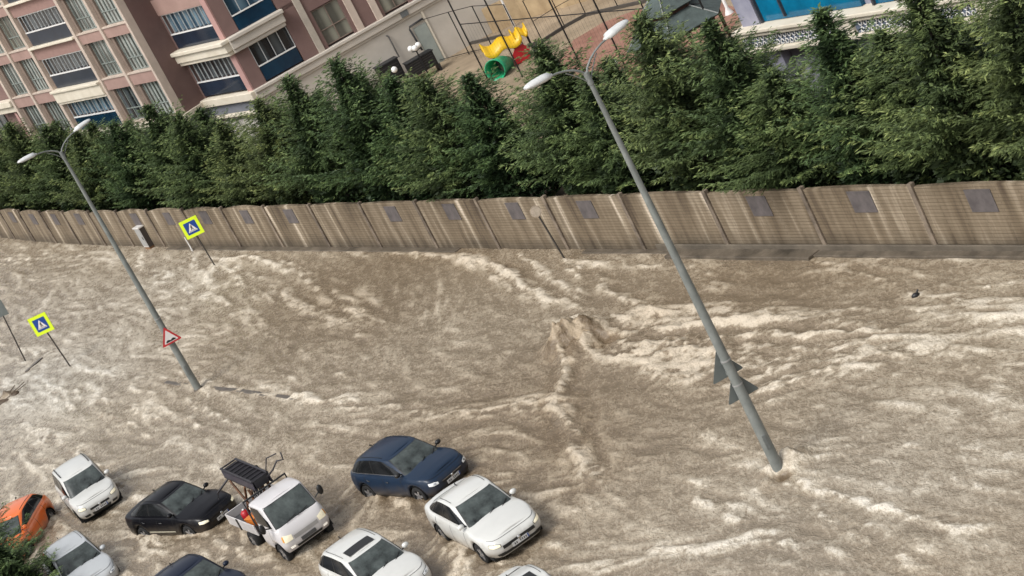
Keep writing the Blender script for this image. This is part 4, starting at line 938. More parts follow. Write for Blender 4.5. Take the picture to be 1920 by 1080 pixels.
box_thing(796, 132, YZ + .4, 1.6, .7, .8, 'right black equipment box under the white globe lamps')
def globe_lamp(px, py, label, n, hgt_=2.0, grp=None):
    p = at(px, py, YZ); r = thing('globe_lamp', label, 'lamp', tuple(p), 0, grp)
    MB().tube([(0, 0, 0), (0, 0, hgt_)], .04, 8).build('pole', blk, r)
    for k in range(n):
        a = 6.283 * k / max(n, 1) + .5; rr = .26 if n > 1 else 0
        if n > 1: MB().tube([(0, 0, hgt_ - .15), (rr * math.cos(a), rr * math.sin(a), hgt_ - .1)], .025, 6).build('arm', blk, r)
        MB().ball((rr * math.cos(a), rr * math.sin(a), hgt_ + .1), .17).build('globe', mat('white_globe', (.85, .85, .83), .3, 0.02), r)
globe_lamp(806, 145, 'three globe garden lamp over the right black box', 3, 1.75)
globe_lamp(650, 178, 'globe garden lamp in front of the beige plinth above the firs', 2, 2.0)
globe_lamp(770, 190, 'single globe garden lamp in front of the black boxes', 1, 1.8)
globe_lamp(1180, 175, 'globe garden lamp by the red court under the near lamp head', 1, 1.4)
globe_lamp(1212, 28, 'white globe lamp on the kerb fence left of the gazebo', 1, 1.2)

# ================================================================== STREET LAMPS AND SIGNS
galv = mat('galvanised_steel', (0.17, 0.185, 0.175), 0.5, 0.2, 2.0, c2=(0.25, 0.265, 0.25)); lampw = mat('lamp_head_grey', (0.62, 0.63, 0.62), 0.35, 0.06)
lens = mat('lamp_lens', (0.45, 0.46, 0.44), 0.15)
def street_lamp(base, H_, label, lean):
    r = thing('street_lamp', label, 'street lamp', (base.x, base.y, 0), 0, 'double armed street lamps')
    top = Vector((lean[0], lean[1], H_))
    pts = [Vector((0, 0, -.36)).lerp(top, 0)] + [Vector((lean[0] * t, lean[1] * t, H_ * t)) for t in (0.0, .12, .25, .5, .75, 1)]
    MB().tube(pts, [.155, .15, .14, .128, .104, .08, .055], 14).build('pole', galv, r)
    MB().lathe([(.21, -.36), (.21, .02), (.17, .06)], 14).build('base_collar', mat('muddy_steel', (.10, .08, .06), .6), r)
    MB().tube([top - Vector((0, 0, .25)), top + Vector((0, 0, .06))], .075, 12).build('collar', galv, r)
    MB().box(-.05, .05, -.155, -.12, .75, 1.15).build('access_door', mat('door_steel', (.12, .13, .125), .5, .3, 6), r, bevel=.01)
    for z_ in (2.6, 3.3): MB().tube([Vector((lean[0] * z_ / H_, lean[1] * z_ / H_, z_)), Vector((lean[0] * z_ / H_, lean[1] * z_ / H_, z_ + .04))], .136, 14).build('band', mat('steel_band', (.3, .3, .29), .4, .2, 6), r)
    for sg in (-1, 1):
        def q(a, z): return top + NV * (sg * a) + Vector((0, 0, z))
        a = MB().tube([q(0, -.02), q(.10, .13), (q(.28, .26)), q(.5, .36), q(.72, .42), q(.92, .445)], [.032, .03, .028, .027, .026, .026], 8).build('arm', galv, r)
        MB().tube([q(.02, -.22), q(.16, -.02), q(.34, .16), q(.5, .30)], .013, 6).build('brace', galv, r)
        X = (NV * sg + Vector((0, 0, .10))).normalized(); Y = Vector((0, 0, 1)).cross(X).normalized(); Z = X.cross(Y)
        M = Matrix((X, Y, Z)).transposed().to_4x4(); M.translation = q(.86, .45)
        mb = MB(); prof = [(0, .06, .05), (.09, .075, .07), (.11, .15, .115), (.28, .17, .125), (.56, .165, .11), (.72, .125, .08), (.80, .07, .05)]
        vs = []; fs = []; n = 12
        for (x_, w_, h_) in prof:
            for k in range(n):
                t = 2 * math.pi * k / n; zz = math.sin(t) * h_; zz = zz if zz > 0 else zz * .45; vs.append(M @ Vector((x_, math.cos(t) * w_, zz)))
        for i in range(len(prof) - 1):
            for k in range(n): fs.append((i * n + k, i * n + (k + 1) % n, (i + 1) * n + (k + 1) % n, (i + 1) * n + k))
        mb.add(vs, fs + [tuple(range(n)), tuple(range((len(prof) - 1) * n, len(prof) * n))[::-1]], True)
        hd = mb.build('lamp_head', lampw, r)
        MB().box(.2, .66, -.09, .09, -.055, -.035, M).build('lens', lens, hd)
    return r, top
A0 = at(1463, 885); B0 = at(372, 730)
def lean_to(base, px, py):
    """top of a leaning pole, from the height and the sideways lean seen in the photo"""
    h = height_at(base, py); q = proj((base.x, base.y, h)); s_ = FPX / (base.y * CP + (CAMH - h) * SP)
    dx = (px - q[0]) / s_ / CR; return h, (dx, 0)
hA, lA = lean_to(A0, 1100, 140); hB, lB = lean_to(B0, 115, 287)
street_lamp(A0, hA, 'nearer tall grey street lamp with two arms and two sign backs, standing in the surge', lA)
street_lamp(B0, hB, 'farther grey street lamp with two arms carrying the red triangular bump sign', lB)
def pole_pt(base, h, lean, py):
    z = 0
    while z < h and proj((base.x + lean[0] * z / h, base.y, z))[1] > py: z += .01
    return Vector((base.x + lean[0] * z / h, base.y, z))
back = mat('sign_back_grey', (0.115, 0.13, 0.125), 0.45, 0.15); redp = mat('sign_red', (0.50, 0.03, 0.035), 0.4); whp = mat('sign_white', (0.72, 0.68, 0.66), 0.4); blp = mat('sign_black', (0.01, 0.01, 0.01), 0.5)
blue_s = mat('sign_blue', (0.005, 0.05, 0.26), 0.35); yl_s = mat('sign_fluorescent_yellow', (0.62, 0.78, 0.02), 0.4, 0.03, emit=(0.6, 0.75, 0.02), es=0.12)
def face_mat(P, az):     # x = right as seen from the front, y = into the sign ; az = heading the front looks to, clockwise from +Y
    f = Vector((math.sin(az), math.cos(az), 0)); x = Vector((0, 0, 1)).cross(f) ; M = Matrix((x, -f, Vector((0, 0, 1)))).transposed().to_4x4(); M.translation = P; return M
def tri(s_, up=True, k=1.0):
    h = s_ * .866 * k; a = s_ / 2 * k; return [(-a, -h / 3), (a, -h / 3), (0, 2 * h / 3)]
def rounded(pts, r, n=4):
    out = []; m_ = len(pts)
    for i in range(m_):
        p = Vector(pts[i]); a = (Vector(pts[i - 1]) - p).normalized(); b = (Vector(pts[(i + 1) % m_]) - p).normalized()
        for k in range(n + 1): t = k / n; q = (p + a * r).lerp(p, t).lerp(p.lerp(p + b * r, t), t); out.append((q.x, q.y))
    return out
def tri_sign(P, az, label, s_=.84):
    r = thing('triangle_sign', label, 'traffic sign', tuple(P)); r.matrix_world = face_mat(P, az)
    MB().poly(rounded(tri(s_), .07), .012).build('plate', back, r)
    T = Matrix.Translation((0, -.010, 0)); MB().poly(rounded(tri(s_, k=.985), .07), .004, T).build('border', redp, r)
    MB().poly(rounded(tri(s_, k=.70), .04), .004, Matrix.Translation((0, -.015, 0))).build('field', whp, r)
    hump = [(-.2, -.15)] + [(-.2 + .4 * k / 24, -.11 + .055 * abs(math.sin(2 * math.pi * k / 24))) for k in range(25)] + [(.2, -.15)]
    MB().poly(hump, .004, Matrix.Translation((0, -.020, 0))).build('bump_symbol', blp, r)
    MB().box(-.03, .03, .006, .10, -.2, -.12).build('bracket', galv, r); MB().box(-.03, .03, .006, .10, .12, .2).build('bracket', galv, r)
    return r
toCam = lambda P: math.atan2(-P.x, -P.y)
FWD = math.atan2(DV.x, DV.y)
for (py, dx, lb) in ((690, -.10, 'upper grey back of a triangular sign on the near street lamp'), (733, .02, 'lower grey back of a triangular sign on the near street lamp')):
    P = pole_pt(A0, hA, lA, py); P = P + Vector((0, 1, 0)) * .16 + Vector((dx, 0, 0))
    tri_sign(P, R(-6), lb, .88)
P = pole_pt(B0, hB, lB, 632); tri_sign(P + Vector((.1, -1, 0)) * .20 + Vector((.05, 0, 0)), R(174), 'red bordered white triangular bump warning sign on the far street lamp', .86)

postm = mat('dark_sign_post', (0.05, 0.045, 0.04), 0.5, 0.3)
def sign_post(base, H_, lean, label, head, az):
    r = thing('crossing_sign' if head == 'ped' else 'road_sign', label, 'traffic sign', (base.x, base.y, 0))
    top = Vector((lean[0], lean[1], H_)); 
    MB().tube([Vector((0, 0, -.36)), top], .035, 10).build('post', postm, r)
    f = Vector((math.sin(az), math.cos(az), 0))
    M = face_mat(top + f * .05 + Vector((0, 0, -.02)), az)
    # lean the plate with its post
    ax = Vector((0, 0, 1)).cross(top.normalized()); M = M
    if head == 'ped':
        sq = lambda a: rounded([(-a, -a), (a, -a), (a, a), (-a, a)], .03, 3)
        g_ = .47
        MB().poly(sq(g_), .014, M).build('plate', back, r)
        MB().poly(sq(g_ - .004), .004, M @ Matrix.Translation((0, -.011, 0))).build('border', yl_s, r)
        MB().poly(sq(.31), .004, M @ Matrix.Translation((0, -.016, 0))).build('field', blue_s, r)
        MB().poly([(-.24, -.2), (.24, -.2), (0, .235)], .004, M @ Matrix.Translation((0, -.021, 0))).build('triangle', whp, r)
        # walking figure and stripes
        T = M @ Matrix.Translation((0, -.026, 0))
        MB().poly([(.025 + .026 * math.cos(k * .785), .115 + .026 * math.sin(k * .785)) for k in range(8)], .004, T).build('walker_head', blp, r)
        MB().poly([(.0, .085), (.04, .08), (.035, .0), (.075, -.12), (.045, -.125), (.005, -.03), (-.03, -.125), (-.065, -.12), (-.02, .0), (-.05, .03), (-.065, .015), (-.02, .07)], .004, T).build('walker_body', blp, r)
        for k in range(5): MB().box(-.17 + k * .075, -.135 + k * .075, -.002, .002, -.18, -.145, T).build('stripe', blp, r)
    elif head == 'back':
        MB().poly(rounded([(-.33, -.4), (.33, -.4), (.33, .4), (-.33, .4)], .03, 3), .015, M).build('plate', back, r)
        MB().box(-.3, .3, .01, .03, -.2, -.16, M).build('rib', galv, r)
    elif head == 'round':
        MB().poly([(.22 * math.cos(k * math.pi / 14), .22 * math.sin(k * math.pi / 14)) for k in range(28)], .015, M).build('plate', mat('pale_sign_back', (.40, .33, .25), .5, .4, 6), r)
        MB().poly([(.18 * math.cos(k * math.pi / 14), .18 * math.sin(k * math.pi / 14)) for k in range(28)], .006, M @ Matrix.Translation((0, -.012, 0))).build('rim', mat('pale_sign_back2', (.46, .39, .31), .5, .3, 5), r)
    return r
def sp_lean(base, tx, ty):
    h = height_at(base, ty); q = proj((base.x, base.y, h)); s_ = FPX / (base.y * CP + (CAMH - h) * SP)
    return h, ((tx - q[0]) / s_ / CR, 0)
for (bx, by, tx, ty, hd, az, lb) in ((405, 501, 359, 424, 'ped', R(180 + 8), 'blue and yellow pedestrian crossing sign leaning by the wall and the white cabinet'),
                                 (132, 686, 77, 604, 'ped', R(180 + 12), 'blue and yellow pedestrian crossing sign in mid-water left of the far street lamp'),
                                 (47, 678, -1, 583, 'back', R(180 + 20), 'grey back of a square sign cut by the left edge'),
                                 (1060, 485, 1004, 391, 'round', R(180 + 5), 'round pale sign on a dark post close to the wall under the firs')):
    b = at(bx, by); h, l = sp_lean(b, tx, ty); sign_post(b, h, l, lb, hd, az)

# utility cabinet by the wall
cb = at(284, 463); cab = thing('utility_cabinet', 'pale metal utility cabinet against the wall with shade painted on its dark side', 'cabinet', (cb.x, cb.y, 0), math.atan2(-DV.y, -DV.x) )
cw = mat('cabinet_white', (0.60, 0.58, 0.55), 0.5, 0.1); cg = mat('cabinet_grey', (0.34, 0.34, 0.33), 0.5, 0.1); dkb = mat('cabinet_painted_shade', (0.05, 0.04, 0.035), 0.6)
MB().box(-.36, .36, -.24, .24, .12, 1.25).build('body', cw, cab, bevel=.02)
MB().box(-.42, .42, -.30, .30, 1.254, 1.33).build('roof', cw, cab, bevel=.015)
MB().box(-.33, .33, -.262, -.244, .2, 1.2).build('door', cg, cab, bevel=.006)
MB().box(.364, .40, -.24, .24, .12, 1.25).build('shade_panel', dkb, cab)  # dark sheet that paints shade onto this side of the body
MB().box(-.34, .34, -.22, .22, -.36, .116).build('plinth', mat('rusty_plinth', (.22, .12, .06), .8), cab)
MB().box(.22, .26, -.285, -.266, .6, .78).build('handle', blk, cab)
# white standpipe below the near crossing sign
sb = at(361, 470); spp = thing('pipe_stub', 'thin pale downpipe and stub at the wall foot under the crossing sign', 'pipe', (sb.x, sb.y, 0)); MB().tube([(0, 0, -.3), (0, 0, .35), (-.02, 0, .8)], [.05, .035, .03], 8).build('pipe', white, spp)
# floating rubbish
P = at(1718, 557); r = thing('floating_scrap', 'small dark scrap of rubbish floating near the right edge', 'debris', (P.x, P.y, .06)); MB().ball((0, 0, 0), .09, 1.4, 1, .8, 8, 5).build('scrap', blk, r); MB().tube([(0, 0, 0), (.14, .05, .1)], .025, 5).build('twig', blk, r)
P = at(20, 745); r = thing('driftwood_heap', 'brown heap of debris piled up in the water at the left edge', 'debris', (P.x, P.y, -.1))
random.seed(9); dbm = mat('wet_brown_debris', (.075, .05, .03), .6, .5, 5)
for k in range(9): MB().ball((random.uniform(-.7, .7), random.uniform(-.4, .4), random.uniform(0, .16)), .22, random.uniform(.8, 2), 1, .7, 9, 6).build('clod', dbm, r)
for k in range(7):
    a = random.random() * 6; MB().tube([(random.uniform(-.5, .5), random.uniform(-.3, .3), .1), (math.cos(a) * .9, math.sin(a) * .6, .3 + random.random() * .15)], .02, 5).build('branch', dbm, r)

# ================================================================== VEHICLES
rubber = mat('tyre_rubber', (0.012, 0.012, 0.012), 0.8); rimm = mat('alloy_rim', (0.42, 0.42, 0.43), 0.35, 0.1, metal=0.7)
def paint(name, c, rough=0.3):
    if name in MATS: return MATS[name]
    M = mat(name, c, rough, 0.05, 1.5, coat=0.6 if max(c) > .2 else 0.12, spec=0.5 if max(c) > .2 else 0.2)
    # splashed mud fading upwards from the sills
    N = M.node_tree; L = N.links; B = N.nodes['Principled BSDF']; src = B.inputs['Base Color'].links[0].from_socket
    tc = N.nodes.new('ShaderNodeTexCoord'); sx = N.nodes.new('ShaderNodeSeparateXYZ'); L.new(tc.outputs['Object'], sx.inputs[0])
    n = N.nodes.new('ShaderNodeTexNoise'); n.inputs['Scale'].default_value = 4.5; n.inputs['Detail'].default_value = 5; L.new(tc.outputs['Object'], n.inputs['Vector'])
    a = N.nodes.new('ShaderNodeMath'); a.operation = 'MULTIPLY_ADD'; L.new(n.outputs['Fac'], a.inputs[0]); a.inputs[1].default_value = -0.55; L.new(sx.outputs['Z'], a.inputs[2])
    mr = N.nodes.new('ShaderNodeMapRange'); mr.inputs['From Min'].default_value = -0.05; mr.inputs['From Max'].default_value = 0.42; mr.inputs['To Min'].default_value = 0.75; mr.inputs['To Max'].default_value = 0.0; L.new(a.outputs[0], mr.inputs['Value'])
    mx = N.nodes.new('ShaderNodeMix'); mx.data_type = 'RGBA'; L.new(mr.outputs[0], mx.inputs['Factor']); L.new(src, mx.inputs['A']); mx.inputs['B'].default_value = (0.16, 0.125, 0.09, 1) if max(c) > .2 else (0.07, 0.055, 0.04, 1); L.new(mx.outputs['Result'], B.inputs['Base Color'])
    return M
wglass = mat('windscreen_painted_sky', (0.004, 0.007, 0.007), 0.07, 0.6, 1.3, spec=0.55, c2=(0.13, 0.155, 0.148))  # pale noise colour paints cloudy sky reflections into the dark glass
sglass = mat('tinted_side_glass', (0.012, 0.013, 0.014), 0.12, 0.4, 1.5, spec=0.4)
blackp = mat('black_trim', (0.012, 0.012, 0.012), 0.4); chrome = mat('chrome_trim', (0.55, 0.55, 0.55), 0.2, 0.05, metal=0.9)
lampon = mat('lit_headlight', (0.85, 0.80, 0.62), 0.12, 0.15, 9, coat=1, emit=(1.0, 0.88, 0.6), es=0.22); lampoff = mat('clear_headlight', (0.80, 0.82, 0.82), 0.12, 0.1, 9, coat=1)
amber = mat('amber_lens', (0.75, 0.35, 0.05), 0.2); tailr = mat('tail_lens', (0.35, 0.01, 0.01), 0.2); platem = mat('number_plate', (0.55, 0.55, 0.54), 0.4, 0.1); platef = mat('plate_marks', (0.08, 0.08, 0.08), 0.5)
well = mat('wheel_well', (0.006, 0.006, 0.006), 0.9)
import bisect
def lin(x, xs, ys):
    if x <= xs[0]: return ys[0]
    if x >= xs[-1]: return ys[-1]
    i = bisect.bisect_right(xs, x) - 1
    return ys[i] + (ys[i + 1] - ys[i]) * (x - xs[i]) / (xs[i + 1] - xs[i] + 1e-12)
def interp(tab, x):
    if x <= tab[0][0]: return tab[0][1]
    for a, b in zip(tab, tab[1:]):
        if x <= b[0]: return a[1] + (b[1] - a[1]) * (x - a[0]) / (b[0] - a[0])
    return tab[-1][1]
def half_outline(n, aspect, N):
    """points u=0 (front centre) .. 1 (rear centre) of a unit superellipse, equal spacing after stretching"""
    P = []
    for i in range(2001):
        th = math.pi * i / 2000; c, s_ = math.cos(th), math.sin(th)
        P.append((math.copysign(abs(c) ** (2 / n), c), abs(s_) ** (2 / n)))
    d = [0]
    for a, b in zip(P, P[1:]): d.append(d[-1] + math.hypot((b[0] - a[0]) * aspect, b[1] - a[1]))
    d = [x / d[-1] for x in d]; px_ = [p[0] for p in P]; py_ = [p[1] for p in P]
    return lambda u: (lin(abs(u), d, px_), lin(abs(u), d, py_) * (1 if u >= 0 else -1))
class Car:
    def __init__(s, **k): s.__dict__.update(k); s.ol = half_outline(s.n, s.L / s.W, 0); s.cl = half_outline(s.cn, (s.cab0[0] - s.cab0[1]) / (2 * s.cab0[2]), 0)
    PROF = [(0, .10, .06), (.12, .04, .03), (.28, .0, .0), (.50, .0, .0), (.68, .012, .01), (.80, .03, .06), (.90, .055, .14), (.96, .085, .22), (1, .13, .31)]
    P0 = [p[0] for p in PROF]; P1 = [p[1] for p in PROF]; P2 = [p[2] for p in PROF]
    def body(s, u, t):
        X, Y = s.ol(u); x = X * s.L / 2; y = Y * s.W / 2
        tz = t; sin_ = lin(t, s.P0, s.P1); fin = lin(t, s.P0, s.P2) * s.nose
        ff = max(0, min(1, (x / (s.L / 2) - .72) / .28)); rf = max(0, min(1, (-x / (s.L / 2) - .80) / .20))
        x2 = x - ff * fin + rf * fin * .45; y2 = y * (1 - sin_ / (s.W / 2))
        zb = s.zb + .06 * (ff + rf)
        for xc in (s.xf, s.xr):
            d = abs(x - xc)
            if d < s.ar and abs(Y) > .8: zb = max(zb, s.wr + math.sqrt(max(0, s.ar ** 2 - d ** 2)) * .98 - .0)
        zt = interp(s.belt, x2)
        return Vector((x2, y2, zb + (zt - zb) * tz))
    def cabin(s, u, t):
        X, Y = s.cl(u); tt = t; xf = s.cab0[0] + (s.cab1[0] - s.cab0[0]) * tt ** .93; xr = s.cab0[1] + (s.cab1[1] - s.cab0[1]) * tt ** 1.1
        w_ = s.cab0[2] + (s.cab1[2] - s.cab0[2]) * tt
        x = xr + (xf - xr) * (X + 1) / 2; y = Y * w_
        z0 = interp(s.belt, x if t < .5 else x) ; z0 = interp(s.belt, min(max(x, s.cab0[1]), s.cab0[0])) - .03
        zr = s.H - s.crown * ((2 * (x - s.cab1[1]) / (s.cab1[0] - s.cab1[1]) - 1) ** 2 if s.cab1[0] > x > s.cab1[1] else 1) * .9
        if tt > .9: k = (tt - .9) / .1; x -= (X * .07) * k * k; y -= Y * .07 * k * k
        return Vector((x, y, z0 + (zr - z0) * (1 - (1 - tt) ** 1.15)))
    def nrm(s, f, u, t):
        e = .004; a = f(min(u + e, 1), t) - f(max(u - e, -1), t); b = f(u, min(1, t + e)) - f(u, max(0, t - e)); n = a.cross(b)
        return n.normalized() if n.length > 1e-9 else Vector((0, 0, 1))
    def shell(s, f, N, ts, crown, M=10):
        us = [-1 + 2 * i / (2 * N) for i in range(2 * N)]
        V = [f(u, t) for t in ts for u in us]; n2 = 2 * N; F_ = []
        for i in range(len(ts) - 1):
            for k in range(n2): F_.append((i * n2 + k, i * n2 + (k + 1) % n2, (i + 1) * n2 + (k + 1) % n2, (i + 1) * n2 + k))
        top = (len(ts) - 1) * n2
        # deck: pair u and -u ; index of u=-1 is 0, u=0 is N
        rows = [[top + N]]
        for k in range(1, N):
            a = V[top + N - k]; b = V[top + N + k]; row = [top + N - k]
            for j in range(1, M):
                q = a.lerp(b, j / M); w_ = 1 - (2 * j / M - 1) ** 2; wid = min(1, (b - a).length / s.W * 1.4); q.z += crown * w_ * wid; V.append(q); row.append(len(V) - 1)
            row.append(top + N + k); rows.append(row)
        rows.append([top])
        for r0, r1 in zip(rows, rows[1:]):
            if len(r0) == 1:
                for j in range(len(r1) - 1): F_.append((r0[0], r1[j], r1[j + 1]))
            elif len(r1) == 1:
                for j in range(len(r0) - 1): F_.append((r0[j], r1[0], r0[j + 1]))
            else:
                for j in range(len(r0) - 1): F_.append((r0[j], r1[j], r1[j + 1], r0[j + 1]))
        return MB().add(V, F_, True)
    def patch(s, name, m, f, u0, u1, t0, t1, nu=14, nt_=6, off=.006, parent=None, cen=None):
        T0 = t0 if callable(t0) else (lambda k: t0); T1 = t1 if callable(t1) else (lambda k: t1)
        V = []; C_ = Vector((cen if cen else 0, 0, .7))
        for i in range(nu + 1):
            u = u0 + (u1 - u0) * i / nu
            for j in range(nt_ + 1):
                t = T0(i / nu) + (T1(i / nu) - T0(i / nu)) * j / nt_; p = f(u, t); n = s.nrm(f, u, t)
                if n.dot(p - C_) < 0: n = -n
                V.append(p + n * off)
        F_ = [(i * (nt_ + 1) + j, (i + 1) * (nt_ + 1) + j, (i + 1) * (nt_ + 1) + j + 1, i * (nt_ + 1) + j + 1) for i in range(nu) for j in range(nt_)]
        return MB().add(V, F_, True).build(name, m, parent)
    def u_at_x(s, x):
        lo, hi = 0.0, 1.0
        for _ in range(30):
            mid = (lo + hi) / 2
            if s.ol(mid)[0] * s.L / 2 > x: lo = mid
            else: hi = mid
        return lo
def wheel(parent, x, y, r, wd, sg, rimc=None):
    M = Matrix.Translation((x, y, r)) @ Matrix.Rotation(R(90), 4, 'X')
    w_ = MB().lathe([(r * .62, -wd / 2), (r * .93, -wd / 2), (r, -wd / 2 + .03), (r, wd / 2 - .03), (r * .93, wd / 2), (r * .62, wd / 2)], 28, M).build('wheel', rubber, parent)
    mb = MB(); face = -sg * (wd / 2 - .02)
    mb.lathe([(r * .62, -wd / 2 + .02), (r * .62, wd / 2 - .02)], 24, M)
    for k in range(5):
        a = 2 * math.pi * k / 5; c, s_ = math.cos(a), math.sin(a)
        Q = M @ Matrix.Translation((0, 0, face)) @ Matrix.Rotation(a, 4, 'Z'); mb.box(.02, r * .62, -.035, .035, -.012, .012, Q)
    mb.lathe([(.001, face), (.06, face)], 12, M)
    mb.build('rim', rimc or rimm, w_); MB().lathe([(.001, 0), (r * .6, 0)], 20, M).build('brake_disc', well, w_)
def make_car(c, root, pm, opts):
    b = c.shell(c.body, 84, [0, .06, .12, .2, .3, .4, .5, .6, .68, .75, .81, .86, .9, .93, .96, .98, 1], c.dcrown).build('body', pm, root)
    k = c.shell(c.cabin, 60, [0, .1, .25, .4, .55, .7, .8, .86, .9, .93, .96, .98, 1], .035).build('cabin', pm, root)
    MB().box(-c.L / 2 + .35, c.L / 2 - .35, -c.W / 2 + .12, c.W / 2 - .12, .16, c.wr + c.ar * .75).build('underbody', well, root)
    # glass
    uw = c.uw
    ws = c.patch('windscreen', wglass, c.cabin, -uw, uw, .05, .90, 20, 8, .008, root)
    c.patch('windscreen_edge', blackp, c.cabin, -uw - .008, uw + .008, .02, .915, 20, 8, .004, ws)
    c.patch('rear_window', sglass, c.cabin, 1 - c.ur, 1.0, .12, .88, 8, 6, .008, root); c.patch('rear_window', sglass, c.cabin, -1, -1 + c.ur, .12, .88, 8, 6, .008, root)
    for sg in (-1, 1):
        def top(q): return .15 + .73 * min(1, (min(q, 1 - q) * c.sround) ** .55 + 0.03)
        sw = c.patch('side_window', sglass, c.cabin, sg * c.us[0], sg * c.us[1], .13, top, 26, 6, .007, root)
        if opts.get('chrome'):
            c.patch('window_trim', chrome, c.cabin, sg * c.us[0], sg * c.us[1], .085, .125, 26, 1, .009, sw)
        for xx in c.pil:
            uu = c.us[0] + (c.us[1] - c.us[0]) * xx
            c.patch('pillar', blackp if not opts.get('bodypillar') else pm, c.cabin, sg * (uu - .009), sg * (uu + .009), .13, .86, 2, 5, .011, sw)
        # door gaps, handle, sill
        for xx in c.gaps:
            uu = c.u_at_x(xx); c.patch('door_gap', blackp, c.body, sg * (uu - .0018), sg * (uu + .0018), .08, .93, 1, 10, .0025, root)
        for xx in c.handles:
            uu = c.u_at_x(xx); c.patch('door_handle', opts.get('handle', pm), c.body, sg * (uu - .012), sg * (uu + .012), .745, .785, 4, 1, .03, root)
        ua, ub = c.u_at_x(c.xf - c.ar - .04), c.u_at_x(c.xr + c.ar + .04)
        c.patch('sill', opts.get('sill', blackp), c.body, sg * ua, sg * ub, .0, .10, 20, 2, .005, root)
        if opts.get('strip'): c.patch('side_strip', opts['strip'], c.body, sg * c.u_at_x(.75), sg * c.u_at_x(-.75), .30, .36, 16, 1, .012, root)
        # arch lips and wheels
        for xc in (c.xf, c.xr):
            wheel(root, xc, sg * (c.W / 2 - .14), c.wr, .21, sg, opts.get('rim'))
            mb = MB(); n = 14; V = []
            for q in range(n + 1):
                a = math.pi * q / n
                for (rr, yy) in ((c.ar - .02, c.W / 2 - .30), (c.ar - .005, c.W / 2 - .02)): V.append((xc + rr * math.cos(a), sg * yy, c.wr + rr * math.sin(a) * .97))
            mb.add(V, [(2 * q, 2 * q + 1, 2 * q + 3, 2 * q + 2) for q in range(n)], True); mb.build('wheel_arch', well, root)
        # lights
        h0, h1, ht0, ht1 = c.head
        def hb(q): return ht0 + (ht1 - ht0) * .45 * max(0, q - .55)
        def htp(q): return ht1 - (ht1 - ht0) * .35 * max(0, .35 - q) / .35
        hl = c.patch('headlight', opts.get('lamp', lampoff), c.body, sg * h0, sg * h1, hb, htp, 12, 4, .012, root)
        c.patch('headlight_rim', blackp, c.body, sg * (h0 - .003), sg * (h1 + .003), lambda q: hb(q) - .02, lambda q: htp(q) + .015, 12, 4, .006, hl)
        c.patch('bulb', lampon if opts.get('lamp') is lampon else chrome, c.body, sg * (h0 + (h1 - h0) * .25), sg * (h0 + (h1 - h0) * .5), ht0 + (ht1 - ht0) * .3, ht0 + (ht1 - ht0) * .75, 4, 3, .018, hl)
        c.patch('tail_light', tailr, c.body, sg * .90, sg * .965, .68, .86, 6, 3, .012, root)
        c.patch('fog_light', opts.get('fogm', blackp), c.body, sg * c.fog[0], sg * c.fog[1], c.fog[2], c.fog[3], 6, 3, .008, root)
        # mirror
        q = c.cabin(sg * (c.us[0] - .005), .1); cen = Vector((q.x - .02, sg * (abs(q.y) + .15), q.z + .09))
        mm = MB().ball((0, 0, 0), .1, .85, 1.05, .75, 12, 8); mm.v = [tuple(Vector(v) + cen) for v in mm.v]; mo = mm.build('mirror', opts.get('mirror', pm), root)
        MB().tube([q + Vector((-.02, 0, .03)), cen - Vector((0, sg * .04, .03))], .022, 6).build('mirror_arm', blackp, mo)
    # front
    g = opts.get('grille', (.080, .44, .62)); gr = c.patch('grille', blackp, c.body, -g[0], g[0], g[1], g[2], 20, 4, .010, root)
    if opts.get('grille_bar'): c.patch('grille_bar', opts['grille_bar'], c.body, -g[0] * 1.02, g[0] * 1.02, g[2] - .005, g[2] + .02, 20, 1, .018, gr)
    lo = opts.get('lower', (.075, .06, .24)); c.patch('air_intake', blackp, c.body, -lo[0], lo[0], lo[1], lo[2], 20, 4, .008, root)
    if opts.get('lip'): c.patch('bumper_lip', opts['lip'], c.body, -.115, .115, .0, .05, 26, 2, .014, root)
    pz = opts.get('plate', .34); p = c.body(0, pz)
    pl = MB().box(p.x + .002, p.x + .022, -.26, .26, p.z - .055, p.z + .055).build('number_plate', platem, root)
    mk = MB()
    for k in range(-3, 4):
        if k != -1: mk.box(p.x + .023, p.x + .025, k * .06 - .016, k * .06 + .016, p.z - .03, p.z + .03)
    mk.build('plate_characters', platef, pl); MB().box(p.x + .0225, p.x + .0245, .225, .258, p.z - .054, p.z + .054).build('plate_band', blue_s, pl)
    p2 = c.body(0, g[1] + (g[2] - g[1]) * .55 if not opts.get('badge_hi') else .72); MB().lathe([(.001, 0), (.045, 0), (.05, -.01)], 14, Matrix.Translation(p2 + Vector((.03, 0, 0))) @ Matrix.Rotation(R(90), 4, 'Y')).build('badge', chrome, root)
    MB().tube([c.body(-.16 + .32 * i / 24, .955) + Vector((.004, 0, .004)) for i in range(25)], .006, 4).build('bonnet_gap', blackp, root)
    # wipers
    for sg in (-.1, .55):
        a = c.cabin(-.02 + sg * .02, .07); y0 = (sg - .5) * .7
        def on(u, t): q = c.cabin(u, t); return q + Vector((.03, 0, .02))
        MB().tube([on(uw * (sg - .1), .06), on(uw * (sg - .1 + .45), .20)], .012, 5).build('wiper', blackp, root)
    # hood cut line
    if opts.get('sunroof'):
        zz = c.H; x1 = c.cab1[0] - .12; mb = MB(); n = 10; V = []
        for i in range(n + 1):
            y = -.42 + .84 * i / n
            for x in (x1, x1 - .42): V.append((x, y, c.roofz(x, y) + .006))
        mb.add(V, [(2 * i, 2 * i + 1, 2 * i + 3, 2 * i + 2) for i in range(n)], True); mb.build('sunroof', blackp, root)
